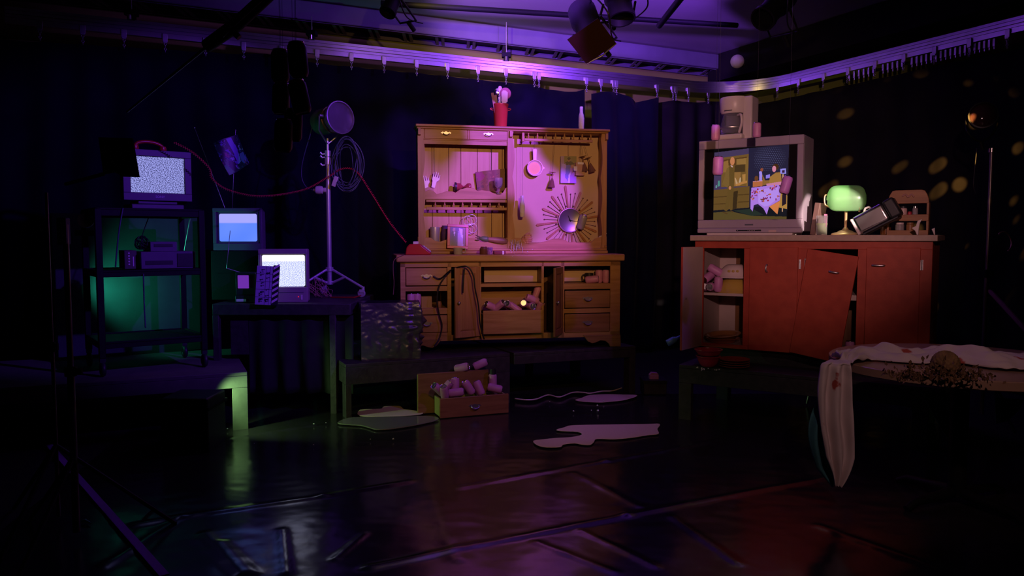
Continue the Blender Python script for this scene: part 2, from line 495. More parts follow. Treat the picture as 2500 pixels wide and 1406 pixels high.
# creased black plastic sheet over the floor
def seg_d(p, a, b):
    ab = b - a; t = max(0, min(1, (p - a).dot(ab) / ab.dot(ab))); return (p - (a + ab * t)).length
def fl(x, y): q = on(x, y, 0); return Vector((q.x, q.y))
creases = [(fl(900, 1392), fl(1530, 1262), .030, .014), (fl(1530, 1262), fl(2050, 1165), .028, .012), (fl(1130, 1195), fl(1480, 1130), .03, .012), (fl(1480, 1130), fl(1750, 1080), .03, .010),
           (fl(330, 1285), fl(790, 1215), .03, .012), (fl(790, 1215), fl(1000, 1180), .03, .01), (fl(520, 1080), fl(780, 1040), .02, .012), (fl(1640, 1265), fl(1800, 1380), .025, .010),
           (fl(1310, 1330), fl(1500, 1405), .022, .010), (fl(1420, 1300), fl(1600, 1390), .02, .009), 
           (fl(820, 1370), fl(890, 1310), .02, .01), (fl(500, 1310), fl(590, 1405), .035, .014), (fl(690, 1300), fl(700, 1405), .026, .010), (fl(545, 1330), fl(620, 1405), .024, .009), (fl(250, 1390), fl(440, 1270), .03, .012), (fl(1060, 1210), fl(1120, 1370), .05, .008), (fl(1400, 1160), fl(1560, 1240), .03, .008), (fl(2000, 1290), fl(2300, 1400), .03, .01)]
def sheet_fn(u, v):
    y = 2.3 + v * 4.6; x = -2.6 + u * 5.6 + (y - 4.6) * (u - .5) * 0.35
    p = Vector((x, y))
    h = 0.010 + 0.005 * noise.noise(Vector((x * 1.3, y * 1.7, 0))) + 0.0016 * noise.noise(Vector((x * 3.1, y * 5.3, 3))) + 0.0012 * noise.noise(Vector((x * 9, y * 13, 7)))
    fade = max(0, min(1, (6.6 - y)))
    for a, b, wd, ht in creases:
        d = seg_d(p, a, b)
        if d < wd * 3: h += .6 * ht * math.exp(-(d / wd) ** 2)
    return Vector((x, y, max(0.002, h * (0.4 + 0.6 * fade))))
tarp_m = mat('black_plastic_sheeting', (0.020, 0.018, 0.020), 0.19, spec=0.9, bump=0.16, bscale=7)
tag(MB().sheet(sheet_fn, 330, 330).build('plastic_sheet', tarp_m, smooth=180), 'creased glossy black plastic sheeting spread over the whole floor', 'plastic sheet')

# curtain rail: extruded aluminium track bent round the corner
def rail_path(off, z):
    rad = 0.85
    pts = [onback(LEN_L, off, z), onback(4.5, off, z), onback(2.0, off, z)]
    c = onback(rad, 0, z) + V * rad
    for k in range(13):
        a = PI / 2 * k / 12
        pts.append(c - V * (rad + off) * math.cos(a) + U * (rad + off) * math.sin(a))
    return pts + [onright(2.0, off, z), onright(LEN_R, off, z)]
def sweep_rect(mb, off0, off1, z0, z1):
    A, B = rail_path(off0, z0), rail_path(off1, z0)
    mb.ring([[a, b, b + Vector((0, 0, z1 - z0)), a + Vector((0, 0, z1 - z0))] for a, b in zip(A, B)])
mb = MB()
for z0, z1, o in ((0.0, 0.042, -.028), (0.050, 0.072, -.018), (0.078, 0.104, -.026), (0.110, 0.135, -.020)): sweep_rect(mb, o, 0.02, RAILZ + z0, RAILZ + z1)
sweep_rect(mb, -0.008, 0.012, RAILZ + 0.01, RAILZ + 0.13)
tag(mb.build('curtain_rail', alu, smooth=35), 'long aluminium curtain rail running along the back and curving round the right corner', 'curtain rail')

# gliders with little chains
def make_glider():
    g = thing('curtain_glider', '', 'curtain glider')
    MB().box(-.022, .022, -.045, -.03, -.035, .04).box(-.018, .018, -.05, -.03, -.045, -.03).build('clip', steel, g, bevel=.003)
    mb = MB()
    for k in range(4):
        M = Matrix.Rotation(PI / 2, 4, 'X') @ Matrix.Rotation(PI / 2 * (k % 2), 4, 'Y')
        mb.torus((0, -.04, -.055 - k * .022), .010, .0028, M, 12, 5)
    mb.build('chain', steel, g, smooth=180)
    return g
glider = make_glider(); first = True
GL = 'small metal glider with a short chain hanging from the back curtain rail'
GR = 'small metal glider clipped under the right-hand curtain rail'
for x in (120, 222, 320, 418, 514, 605, 695, 780, 862, 940, 1018, 1092, 1165, 1232, 1300, 1311, 1425, 1460, 1490, 1497, 1595, 1633, 1640, 1670, 1718):
    o = glider if first else copy_thing(glider); first = False
    o['label'] = GL; o['group'] = 'gliders on the back curtain rail'
    o.location = onback(t_at(x), 0, RAILZ); o.rotation_euler = (0, 0, math.atan2(U.y, U.x))
for x in (1895, 1945, 2005, 2063, 2128, 2197, 2270, 2353, 2444):
    o = copy_thing(glider); o['label'] = GR; o['group'] = 'gliders on the right curtain rail'
    o.location = onright(s_at(x), 0, RAILZ); o.rotation_euler = (0, 0, math.atan2(V.y, V.x))
clip0 = None
for i in range(31):
    x = 2062 + i * 11.5
    if i in (6, 12): continue
    loc = onright(s_at(x), 0.0, RAILZ - 0.002)
    if clip0 is None:
        clip0 = MB().box(-.011, .011, -.012, .012, -.075, -.004).box(-.006, .006, -.005, .005, -.10, -.07).build('curtain_clip', steel, bevel=.002); o = clip0
    else:
        o = clip0.copy(); C.objects.link(o)
    o.location = loc - Vector((0, 0, 0.1)); o.rotation_euler = (0, 0, math.atan2(V.y, V.x))
    tag(o, 'tiny metal curtain clip in the row pushed together under the right-hand rail', 'curtain clip', 'curtain clips on the right rail')

# curtains: folded cloth hung from the rail
def lerp_poly(pts, x):
    if x <= pts[0][0]: return pts[0][1]
    for (xa, ya), (xb, yb) in zip(pts, pts[1:]):
        if x <= xb: return ya + (yb - ya) * (x - xa) / (xb - xa)
    return pts[-1][1]
def curtain(top, x0, x1, label, m, amp=.05, wave=.26, off0=.05, seed=0, bottom=.02, nu=220):
    t0, t1 = t_at(x0), t_at(x1)
    def fn(u, v):
        t = t0 + (t1 - t0) * u
        p = onback(t)
        x = 1250 + FOC * p.x / p.y
        zt = z_at(p, lerp_poly(top, x))
        z = zt + (bottom - zt) * v
        k = 0.35 + 0.65 * min(1, v * 2.5)
        o = off0 + amp * k * (math.sin(2 * PI * t / wave + 1.7 * noise.noise(Vector((t * .7, v * 1.2, seed)))) + .6 * noise.noise(Vector((t * 2.2, v * .9, seed + 5))))
        return onback(t, o, z)
    return tag(MB().sheet(fn, nu, 26).build('curtain', m, smooth=180, solid=.004), label, 'curtain')
curtain([(-200, 90), (40, 95), (120, 100), (320, 112), (600, 130), (660, 128), (780, 152), (940, 168), (1100, 184), (1230, 199), (1300, 204), (1340, 216), (1380, 222), (1410, 222), (1428, 217)], -160, 1429, 'wide navy-black stage curtain hanging along the back behind the televisions and the dresser', velour, .035, .34, seed=1, nu=420)
curtain([(1436, 231), (1460, 226), (1500, 228), (1528, 240), (1540, 252), (1570, 246), (1597, 239)], 1434, 1598, 'narrow navy curtain panel between the dresser and the television, one corner sagging', velour, .055, .30, off0=-.06, seed=2, nu=120)
curtain([(1600, 250), (1650, 243), (1690, 249), (1745, 246), (1760, 246)], 1600, 1812, 'black curtain panel in the corner left of the coffee maker', velour_dark, .05, .28, seed=3, nu=100)
def right_fn(u, v):
    s = -0.12 + u * 5.6
    zt = RAILZ - .13
    o = .05 + .04 * (.4 + .6 * v) * (math.sin(2 * PI * s / .42 + noise.noise(Vector((s, v, 9)))) + .5 * noise.noise(Vector((s * 2, v, 4))))
    return onright(s, o, zt + (.02 - zt) * v)
tag(MB().sheet(right_fn, 200, 20).build('curtain', velour_dark, smooth=180, solid=.004), 'black stage curtain along the right wall, speckled with small amber light dots', 'curtain')

# overhead: painted beam, slatted tray, valance, pipes, drop rods
def bar(mb, t0, t1, off0, off1, z0, z1):
    A = [onback(t0, off0), onback(t1, off0), onback(t1, off1), onback(t0, off1)]
    mb.slab([(p.x, p.y) for p in A], z0, z1)
mb = MB(); bar(mb, 9.5, -.35, .10, .135, 3.55, 3.735)
beam = tag(mb.build('ceiling_beam', beam_m, bevel=.01), 'long grey painted beam under the ceiling above the back curtain rail', 'beam')
tray = thing('slatted_tray', 'dark slatted cable tray running just under the long ceiling beam', 'cable tray', onback(4, .2, 3.5))
for o0_, o1_ in ((.137, .16), (.50, .53)):
    mb = MB(); bar(mb, 9.5, -.2, o0_, o1_, 3.545, 3.60)
    o = mb.build('side_rail', beam_m); o.parent = tray; o.location = o.location - tray.location
mb = MB(); bar(mb, 9.5, -.2, .16, .50, 3.60, 3.61)
o = mb.build('dark_deck', blackm); o.parent = tray; o.location = o.location - tray.location
k = 0; r0 = None
while k < 26:
    t = 9.2 - k * .37
    for dt in (0, .07):
        A = [onback(t + dt, .16), onback(t + dt - .035, .16), onback(t + dt - .17, .50), onback(t + dt - .135, .50)]
        mb = MB(); mb.slab([(p.x, p.y) for p in A], 3.55, 3.565)
        o = mb.build('slat', beam_m); o.parent = tray; o.location = o.location - tray.location
    k += 1
A = [onright(-.3, -.28), onright(6.5, -.28), onright(6.5, .16), onright(-.3, .16)]
tag(MB().slab([(p.x, p.y) for p in A], 3.40, 3.74).build('valance', velour_dark), 'deep black valance box above the right-hand curtain rail', 'valance')
def pipe(label, p0, p1, r, m=blackm, name='lighting_pipe', cat='pipe'):
    return tag(MB().cyl(p0, p1, r, n=14).build(name, m, smooth=40), label, cat)
pipe('dark lighting pipe under the ceiling, above and in front of the long beam', at(930, 8, 7.2), at(1800, 62, 8.2), .026)
pipe('dark diagonal pipe at the top, right of the tilted stage light', at(1610, 62, 7.6), at(1690, -40, 6.0), .03)
def drop_rod(x, ytop, label):
    t = t_at(x); b = onback(t, -.005, RAILZ + .14)
    g = thing('drop_rod', label, 'rail hanger', b)
    zt = min(CEIL - .0, z_at(b, ytop)) - b.z
    MB().cyl((0, 0, 0), (0, 0, zt), .006, n=8).build('rod', steel, g)
    MB().box(-.05, .05, -.04, .04, .03, .08).box(-.03, .03, -.03, .03, -.01, .03).build('clamp', blackm, g, bevel=.004)
    MB().cyl((0, -.045, -.01), (0, -.045, .03), .018, n=12).build('nut', chrome, g)
drop_rod(1236, 20, 'thin hanger rod with clamp holding the back rail above the utensil pot')
drop_rod(770, 40, 'thin hanger rod with clamp holding the back rail above the work light')
drop_rod(340, 0, 'thin hanger rod with clamp on the far left of the back rail')

# stage lights on the ceiling
def stage_light(c, d, label, ln=.42, r=.11, frame=True, spin=0.0):
    d = Vector(d).normalized()
    M = d.to_track_quat('Z', 'Y').to_matrix().to_4x4() @ Matrix.Rotation(spin, 4, 'Z')
    g = thing('stage_light', label, 'stage light', c)
    MB().lathe([(.0, -ln*.55), (r*.7, -ln*.55), (r*.95, -ln*.45), (r*.95, -ln*.1), (r*.8, 0), (r*.8, ln*.35), (r*.9, ln*.36), (r*.9, ln*.48), (r*.78, ln*.48), (r*.7, ln*.3), (0, ln*.28)], M, 20).build('housing', blackm, g, smooth=40)
    y = MB()
    y.tube([M @ Vector(p) for p in ((r*1.05, 0, 0), (r*1.1, -.12, 0), (r*1.1, -.24, 0), (-r*1.1, -.24, 0), (-r*1.1, -.12, 0), (-r*1.05, 0, 0))], .010, 6)
    y.cyl(M @ Vector((0, -.24, 0)), M @ Vector((0, -.34, 0)), .02)
    y.build('yoke', blackm, g, smooth=40)
    if frame:
        f = MB(); a = r * 1.15
        f.box(-a, a, -a, a, ln*.485, ln*.50, M)
        f.build('gel_frame', mat('brown_gel_frame', (0.022, 0.008, 0.005), .6, bump=.3, bscale=300, spec=.1), g)
        MB().tube([M @ Vector(p) for p in ((a, -a, ln*.49), (0, -a*1.15, ln*.49), (-a, -a, ln*.49))], .006, 6).build('retaining_clip', steel, g)
    mb = MB()
    mb.tube(spline([M @ Vector((r*.5, -.05, -ln*.5)), M @ Vector((r*1.3, .12, -ln*.2)), M @ Vector((r*1.7, .05, ln*.25)), M @ Vector((r*1.0, -.15, ln*.2)), M @ Vector((r*1.1, -.32, -.05))], 8), .006, 6)
    mb.build('power_cord', cable_m, g, smooth=180)
    return g
stage_light(at(1432, 62, 6.0), (.10, -.62, -.62), 'black stage light with a square brown gel frame, tilted down above the dresser', ln=.46, r=.115, spin=.75)
stage_light(at(1512, 8, 6.2), (.1, -.3, -.9), 'black stage light without a frame at the top edge, right of the gel frame light', ln=.3, r=.12, frame=False, spin=.3)
stage_light(at(1890, 18, 6.2), (-.5, -.4, -.5), 'black stage light at the top right, over the television', ln=.4, r=.11, frame=False)
stage_light(at(960, 2, 6.8), (-.3, -.5, -.9), 'small black stage light at the top edge, left of the rod above the utensil pot', ln=.3, r=.08, frame=False)
gl = thing('globe_lamp', 'round white globe bulb under the ceiling above the coffee maker', 'lamp', at(1800, 150, 8.0))
MB().sphere((0, 0, 0), .068).build('globe', whitem, gl, smooth=180)
MB().cyl((0.03, .05, 0), (.09, .14, .0), .035, .03).build('socket', blackp, gl, smooth=40)

# boom pole
bp_ = thing('boom_pole', 'black boom pole slanting down from the top left to a thin tip', 'boom pole', at(575, 62, 3.6))
o0 = bp_.location
MB().tube([at(655, -12, 3.5) - o0, at(575, 62, 3.6) - o0, at(505, 112, 3.68) - o0], [.030, .032, .030], 12).build('tube', blackm, bp_, smooth=60)
MB().tube([at(512, 108, 3.67) - o0, at(310, 273, 4.0) - o0], [.008, .005], 8).build('thin_tip', mat('blue_grey_rod', (.25, .28, .38), .35, .6), bp_, smooth=60)
MB().tube([at(556, 60, 3.58) - o0, at(572, 80, 3.56) - o0, at(584, 92, 3.56) - o0], [.012, .016, .014], 8).build('clamp_lever', blackp, bp_, smooth=60)
MB().tube(spline([at(640, 0, 3.46) - o0, at(575, 60, 3.55) - o0, at(545, 90, 3.6) - o0], 6), .003, 6).build('cord', violet_cable, bp_, smooth=180)

# ================================================================== platforms
def platform(name_label, A, B, depth, bd, legs, m, beam_h=.14):
    """stage platform whose front runs A->B on the floor and which reaches depth back along bd"""
    zt = .43
    A, B, bd = Vector(A), Vector(B), Vector(bd).normalized()
    g = thing('stage_platform', name_label, 'stage platform', A)
    u = (B - A).normalized(); Ln = (B - A).length
    pts = [Vector((0, 0, 0)), B - A, B - A + bd * depth, bd * depth]
    MB().slab([(p.x, p.y) for p in pts], zt - .028, zt).build('deck', m, g, bevel=.004)
    mb = MB()
    th = .045
    def rim(p, q, inn):
        mb.slab([(p.x, p.y), (q.x, q.y), ((q + inn).x, (q + inn).y), ((p + inn).x, (p + inn).y)], zt - beam_h, zt - .028)
    e = u * .004 + bd * .004
    rim(pts[0], pts[1], bd * th); rim(pts[3] - bd * th, pts[2] - bd * th, bd * th)
    rim(pts[0] + bd * th, pts[3] - bd * th, u * th); rim(pts[1] - u * th + bd * th, pts[2] - u * th - bd * th, u * th)
    mb.build('beam', m, g, bevel=.003)
    for along, back, wd, dp in legs:
        p = u * along + bd * back
        a = [p, p + u * wd, p + u * wd + bd * dp, p + bd * dp]
        MB().slab([(v.x, v.y) for v in a], 0, zt - beam_h).build('leg', m, g, bevel=.003)
    return g
bdL = (-.42, .907, 0)
A = on(845, 1025, 0); B = on(1245, 985, 0)
platform('dark stage platform holding the left half of the dresser, puddle at its left leg', A, B, 1.35, bdL, [(0, 0, .045, .12), ((B-A).length - .15, 0, .15, .045), (.0, 1.2, .1, .1), ((B-A).length - .15, 1.2, .1, .1)], darkwood, .16)
E = B + Vector((.035, .012, 0)); Fp = on(1551, 960, 0)
platform('dark stage platform under the right end of the dresser, open below', E, Fp, 1.2, bdL, [((Fp-E).length - .06, 0, .06, .1), (.0, .9, .08, .08), ((Fp-E).length - .1, .95, .08, .08), (.55, .9, .06, .06)], darkwood, .10)
Ar = on(607, 1050, 0); ang = R(24)
uA = Vector((math.cos(ang), math.sin(ang), 0)); bA = Vector((-math.sin(ang), math.cos(ang), 0))
platform('grey stage platform lit green, under the black equipment cart', Ar - uA * 1.75, Ar, 1.3, bA, [(1.75 - .105, 0, .105, .045), (0, 0, .1, .1), (1.65, 1.15, .1, .1), (0, 1.15, .1, .1)], greypaint, .115)

# ================================================================== black equipment cart, far left
S = 1.045
fl_ = Vector((-2.86, 5.36, .43)); K = Frame(fl_, R(36.9)); CW, CD = .72, .60
cart = thing('equipment_cart', 'tall black metal equipment cart carrying the television with the red handset', 'cart', K.o, K.a)
zt = K.px(500, 516, 0).z; zm = K.px(240, 662, 0).z; zb = K.px(500, 824, 0).z
zt, zm, zb = 1.60 - .43, 1.165 - .43, .665 - .43
for z, h in ((zt, .05), (zm, .04), (zb, .04)):
    mb = MB(); mb.box(0, CW, 0, CD, z - .012, z)
    mb.box(0, CW, 0, .02, z - h, z + .008).box(0, CW, CD - .02, CD, z - h, z + .008).box(0, .02, 0, CD, z - h, z + .008).box(CW - .02, CW, 0, CD, z - h, z + .008)
    mb.build('shelf', blackm, cart, bevel=.003)
for x in (0, CW - .035):
    for y in (0, CD - .035):
        MB().box(x - .004, x + .039, y - .004, y + .039, .13, zt).build('upright', blackm, cart, bevel=.004)
        w_ = MB(); w_.torus((x + .018, y + .018, .052), .034, .018, Matrix.Rotation(PI/2, 4, 'Y'), 20, 8); w_.cyl((x + .006, y + .018, .052), (x + .03, y + .018, .052), .02)
        w_.box(x, x + .036, y + .002, y + .034, .10, .135)
        w_.build('caster', blackp, cart, smooth=50)
MB().tube([(CW - .02, CD - .02, zm + .02), (CW - .02, .3, zt - .05)], .004, 6).build('brace', steel, cart)

# television with snow and a red handset
T = Frame(K.w((.16, .10, zt + .008)), K.a + R(3))
tl = T.px(322, 343); br = T.px(468, 490); lft = T.px(301, 480)
TW = br.x - lft.x
tv = thing('television', 'boxy black television full of snow on top of the equipment cart, red handset on it', 'television', T.w((lft.x, 0, 0)), T.a)
hT = .425
MB().frustum((0, TW, .06, hT, 0), (.01, TW - .01, .065, hT - .005, .12)).frustum((.01, TW - .01, .065, hT - .005, .12), (.09, TW - .09, .09, hT - .09, .40)).build('case', charcoal, tv, bevel=.006)
sx0, sx1, sz0, sz1 = .052, TW - .052, .118, hT - .05
mb = MB(); mb.box(0, TW, -.012, 0, .06, sz0 - .004).box(0, TW, -.012, 0, sz1 + .004, hT).box(0, sx0 - .004, -.012, 0, sz0 - .004, sz1 + .004).box(sx1 + .004, TW, -.012, 0, sz0 - .004, sz1 + .004)
mb.build('front_bezel', charcoal, tv, bevel=.003)
MB().box(sx0, sx1, -.004, .01, sz0, sz1).build('screen', static_screen('blue_grey_snow', (.03, .03, .13), (.40, .42, 1.0), .0062, 1.0), tv)
mb = MB(); mb.box(.06, TW - .05, .02, .26, 0, .035).box(.10, TW - .1, .01, .24, .035, .062)
mb.build('foot_stand', charcoal, tv, bevel=.006)
lettering('brand_lettering', 'SONY', .024, mat('silver_print', (.6, .6, .7), .4), tv, Matrix.Translation((TW * .52, -.013, .088)) @ UPRIGHT)
hs = thing('telephone_handset', 'red telephone handset resting on top of the snowy cart television', 'telephone handset', T.w((lft.x + .10, .05, hT)), T.a)
mb = MB(); mb.tube(spline([(0, 0, .028), (.02, 0, .05), (.07, 0, .062), (.13, 0, .058), (.17, 0, .045), (.19, 0, .026)], 6), .013, 10)
mb.build('grip', redp, hs, smooth=180)
for x in (.0, .19): MB().lathe([(0, 0), (.024, 0), (.027, .012), (.022, .034), (0, .038)], Matrix.Translation((x, 0, 0)), 18).build('ear_cup', redp, hs, smooth=50)

# coiled red cord: helix along a sagging line to the dresser's telephone
PHONE = at(1010, 615, 6.62)
way = [at(425, 347, 5.62), at(470, 372, 5.68), at(510, 410, 5.75), at(518, 437, 5.8), at(560, 465, 5.9), at(640, 479, 6.1), at(740, 464, 6.5), at(800, 433, 6.75), at(835, 412, 6.8), at(870, 418, 6.8), at(905, 468, 6.75), at(950, 540, 6.7), at(992, 592, 6.64)]
line = spline(way, 60); cum = 0; hel = []
for i in range(len(line) - 1):
    d = (line[i+1] - line[i]); a = d.cross(Vector((0, 0, 1))).normalized(); b = d.cross(a).normalized()
    for k in range(3):
        p = line[i] + d * (k / 3); cum += d.length / 3
        th = cum * 2 * PI / .0165
        hel.append(p + (a * math.cos(th) + b * math.sin(th)) * .0062)
tag(MB().tube(hel, .0030, 5).build('coiled_cord', mat('red_coiled_cord', (.62, .02, .06), .35), smooth=180), 'long red coiled telephone cord stretched from the cart television over to the dresser', 'telephone cord')

# things on the cart's middle shelf
def cbox(name, label, cat, x0, x1, y0, y1, z, h, m, parts=None, turn=0):
    g = thing(name, label, cat, K.w((x0, y0, z)), K.a + turn)
    MB().box(0, x1 - x0, 0, y1 - y0, 0, h).build('case', m, g, bevel=.004)
    return g
p0 = K.px(345, 655, .08).x; p1 = K.px(478, 655, .08).x
rec = cbox('video_recorder', 'large dark video deck on the cart\'s middle shelf, under the smaller violet deck', 'video deck', p0, p1, .08, .45, zm + .008, .125, charcoal)
MB().box(.03, p1 - p0 - .16, -.004, .002, .03, .06).build('tape_slot', blackp, rec)
MB().box(p1 - p0 - .13, p1 - p0 - .01, -.006, .002, .012, .11).build('front_panel', blackp, rec)
q0 = K.px(367, 600, .10).x; q1 = K.px(432, 600, .10).x
rec2 = cbox('cassette_deck', 'small violet-lit deck with a dark slot, on top of the large video deck', 'tape deck', q0, q1, .10, .34, zm + .133, .072, charcoal)
MB().box(.025, q1 - q0 - .03, -.004, .002, .035, .055).build('tape_slot', blackp, rec2)
u0 = K.px(304, 640, .14).x; u1 = K.px(338, 640, .14).x
rec3 = cbox('power_supply', 'small pale boxed unit with a row of sockets, left of the large video deck', 'power unit', u0, u1 - .01, .14, .34, zm + .008, .135, greypaint)
for k in range(5): MB().cyl((.03, -.004, .115 - k * .02), (.03, .004, .115 - k * .02), .006, n=10).build('socket', whitem, rec3)
MB().box(.055, u1 - u0 - .03, -.003, .002, .02, .09).build('label_plate', whitem, rec3)
cc = K.px(347, 593, .16)
coil = thing('cable_coil', 'tangled coil of thin cable hanging from the cart top onto the decks', 'cable', K.w(cc), K.a)
mb = MB()
for k in range(12):
    M = Euler((random.uniform(0, 3), random.uniform(0, 3), random.uniform(0, 3))).to_matrix().to_4x4()
    mb.torus((random.uniform(-.008, .008), 0, random.uniform(-.01, .01)), random.uniform(.035, .052), .0028, M, 26, 5)
mb.build('loops', cable_m, coil, smooth=180)
mb = MB(); top = K.px(372, 510, .16) - cc
mb.tube(spline([(0, 0, .05), (top.x * .5, 0, top.z * .55 + .02), (top.x, 0, top.z)], 10), .0035, 6)
mb.build('hanging_lead', cable_m, coil, smooth=180)
cl = K.px(210, 543, .45)
cla = thing('clip_lamp', 'small clip-on lamp with a round pale shade at the left of the cart', 'clip lamp', K.w(cl), K.a)
MB().lathe([(.012, -.05), (.03, -.035), (.052, .02), (.056, .05), (.05, .05), (.0, .0)], Matrix.Rotation(R(70), 4, 'X') @ Matrix.Rotation(R(-10), 4, 'Y'), 20).build('shade', whitem, cla, smooth=50)
MB().box(-.07, .10, .0, .06, -.10, -.055).cyl((0, .03, -.06), (0, .03, -.01), .012).build('clamp', blackp, cla, bevel=.004)
for name_, pts in (('left', [K.px(300, 508, -.01), K.px(291, 560, -.015), K.px(285, 615, 0.0), K.px(282, 652, .02)]), ('right', [K.px(350, 668, -.012), K.px(352, 740, -.012), K.px(355, 800, 0.0)])):
    tag(MB().tube(spline([K.w(p) for p in pts], 8), .005, 6).build('cable', violet_cable, smooth=180), 'dark cable hanging down the %s of the cart front' % ('upper left' if name_ == 'left' else 'lower middle'), 'cable')

fb = thing('backing_flat', 'smooth dark scenery flat standing behind the black equipment cart, lit teal', 'scenery flat', K.w((-.35, 1.0, 0)), K.a)
MB().box(.2, 1.35, 0, .02, 0, 1.16).build('panel', mat('dark_green_flat', (.03, .05, .05), .8, var=.25, vscale=5), fb)
MB().box(.2, .25, .02, .06, 0, 1.16).build('batten', darkwood, fb); MB().box(1.3, 1.35, .02, .06, 0, 1.16).build('batten', darkwood, fb)
# black road case in front of the cart
g = thing('road_case', 'black road case on the floor left of the green-lit platform leg', 'case', at(468, 1108, 4.98))
g.location.z = 0
MB().box(-.20, .11, 0, .32, 0, .36).build('body', blackp, g, bevel=.012)
MB().box(-.21, .12, -.006, .33, .28, .30).build('edging', blackm, g)
MB().box(-.10, .0, -.02, -.005, .17, .20).build('handle', blackm, g, bevel=.004)

# ================================================================== foreground stands on the far left
def light_stand(x, Y, ytop, label, m, r=.016, panel=False):
    b = at(x, 700, Y); b.z = 0
    g = thing('light_stand', label, 'light stand', b)
    zt = z_at(b, ytop)
    MB().cyl((0, 0, .05), (0, 0, zt * .55), r * 1.25, n=14).build('lower_tube', m, g, smooth=40)
    MB().cyl((0, 0, zt * .5), (0, 0, zt), r, n=14).build('pole', m, g, smooth=40)
    MB().cyl((0, 0, zt * .53), (0, 0, zt * .56), r * 2, n=14).box(r * 1.5, r * 4, -.006, .006, zt * .535, zt * .555).build('collar', blackm, g)
    for k in range(3):
        a = k * 2 * PI / 3 + .5
        MB().tube([(0, 0, .40), (math.cos(a) * .42, math.sin(a) * .42, .012)], .010, 8).build('leg', blackm, g)
    return g, zt
darkpole = mat('dark_steel_pole', (.25, .24, .27), .35, .8)
s1, z1 = light_stand(165, 3.5, 548, 'dark light stand on the far left with a blue bracket, its edge glowing violet', darkpole, .013)
MB().box(-.03, .012, -.02, .02, z1 - .09, z1 + .03).box(-.022, .0, -.03, -.02, z1 - .07, z1 + .01).build('bracket', mat('blue_bracket', (.05, .08, .22), .5), s1, bevel=.005)
s2, z2 = light_stand(122, 3.7, 470, 'thin dark light stand at the far left edge, left of the blue-bracket stand', darkpole, .007)
# black flag on a gobo arm
P0 = at(262, 338, 3.2)
fg = thing('black_flag', 'black fabric flag on an arm, hiding the left edge of the cart television', 'light flag', P0)
poly = [(240, 335), (322, 337), (338, 432), (300, 431), (280, 420), (252, 425)]
pp = [at(x, y, 3.2) - P0 for x, y in poly]
MB().prism([(p.x, p.z) for p in pp], 0, .012).build('cloth', velour_dark, fg)
e = at(165, 560, 3.5) - P0
MB().tube([pp[5], Vector((e.x, e.y, pp[5].z - .02))], .008, 8).build('arm', blackm, fg)
tp0, tp1 = on(120, 1094, 0), on(402, 1418, 0)
d_ = (tp1 - tp0).normalized(); n_ = Vector((-d_.y, d_.x, 0)) * .019
mb = MB(); mb.slab([((tp0 + n_).x, (tp0 + n_).y), ((tp0 - n_).x, (tp0 - n_).y), ((tp1 - n_).x, (tp1 - n_).y), ((tp1 + n_).x, (tp1 + n_).y)], .020, .026)
tag(mb.build('tape_strip', mat('violet_tape', (.36, .10, .62), .7)), 'straight violet strip of tape across the floor at the bottom left', 'tape')
for (x, y, x2, y2, lab) in ((184, 1276, 222, 1277, 'small green scrap lying on the floor at the bottom left'),):
    a, b = on(x, y, 0.02), on(x2, y2, .02)
    tag(MB().tube([a, (a + b) / 2 + Vector((0, .02, .004)), b], [.004, .009, .003], 6).build('scrap', mat('green_scrap', (.1, .55, .3), .6)), lab, 'scrap')

# ================================================================== middle-left table
TZ = .88
tb = thing('table', 'long black table behind the platforms carrying the small televisions and the work light', 'table', (-2.36, 6.10, 0))
MB().box(0, 1.09, 0, 1.02, TZ - .09, TZ).build('tabletop', darkwood, tb, bevel=.006)
for x, y, z in ((.0, .0, .43), (.92, .0, 0), (.03, .94, 0), (.98, .94, .43)):
    MB().box(x, x + .05, y, y + .05, z, TZ - .09).build('leg', darkwood, tb, bevel=.004)
skirt = thing('table_skirt', 'dark cloth skirt pleated along the front of the long black table', 'table skirt', (-2.10, 6.16, 0))
def sk(u, v): return Vector((u * .84, .025 * math.sin(u * 30 + .5 * math.sin(v * 3)) * (.3 + v), (TZ - .095) * (1 - v) + .16 * v))
MB().sheet(sk, 90, 12).build('cloth', mat('green_black_cloth', (.012, .016, .012), .85, var=.3), skirt, smooth=180, solid=.003)
MB().box(-.14, .0, .0, .015, .47, TZ - .095).build('flap', darkwood, skirt)

# plastic-wrapped crate at the table's right end
cr = thing('wrapped_crate', 'crate wrapped in crumpled black plastic at the right end of the table', 'wrapped crate', (-1.19, 6.10, .43), R(12))
def wrap(u, v):
    # around front and right side
    w0, d0 = .45, .29
    a = u * (w0 + d0)
    if a < w0: x, y = a, 0; n = Vector((0, -1, 0))
    else: x, y = w0, a - w0; n = Vector((1, 0, 0))
    z = .455 * (1 - v)
    edge = min(1, max(0, (u - .33) * 2.2))
    k = (.010 + .055 * edge * math.sin(PI * min(1, v * 1.1)))
    h = noise.noise(Vector((x * 7 + y * 7, z * 9, 2))) + .9 * abs(noise.noise(Vector((x * 13 + y * 9, z * 22, 5))))
    if a > w0 - .07 and a < w0 + .05: n = Vector((.8, -.6, 0))
    return Vector((x, y, z)) + n * (.015 + k * (h + .2))
MB().sheet(wrap, 110, 70).build('plastic_wrap', mat('crumpled_black_plastic', (.06, .05, .055), .3, spec=.8, bump=.6, bscale=16), cr, smooth=180)
MB().box(.0, .45, .0, .28, .0, .445).build('box', darkwood, cr)
def lid(u, v): return Vector((u * .47 - .01, v * .31 - .012, .452 + .006 * noise.noise(Vector((u * 6, v * 5, 1)))))
MB().sheet(lid, 40, 30).build('top_sheet', mat('black_plastic_top', (.015, .014, .016), .3), cr, smooth=180)

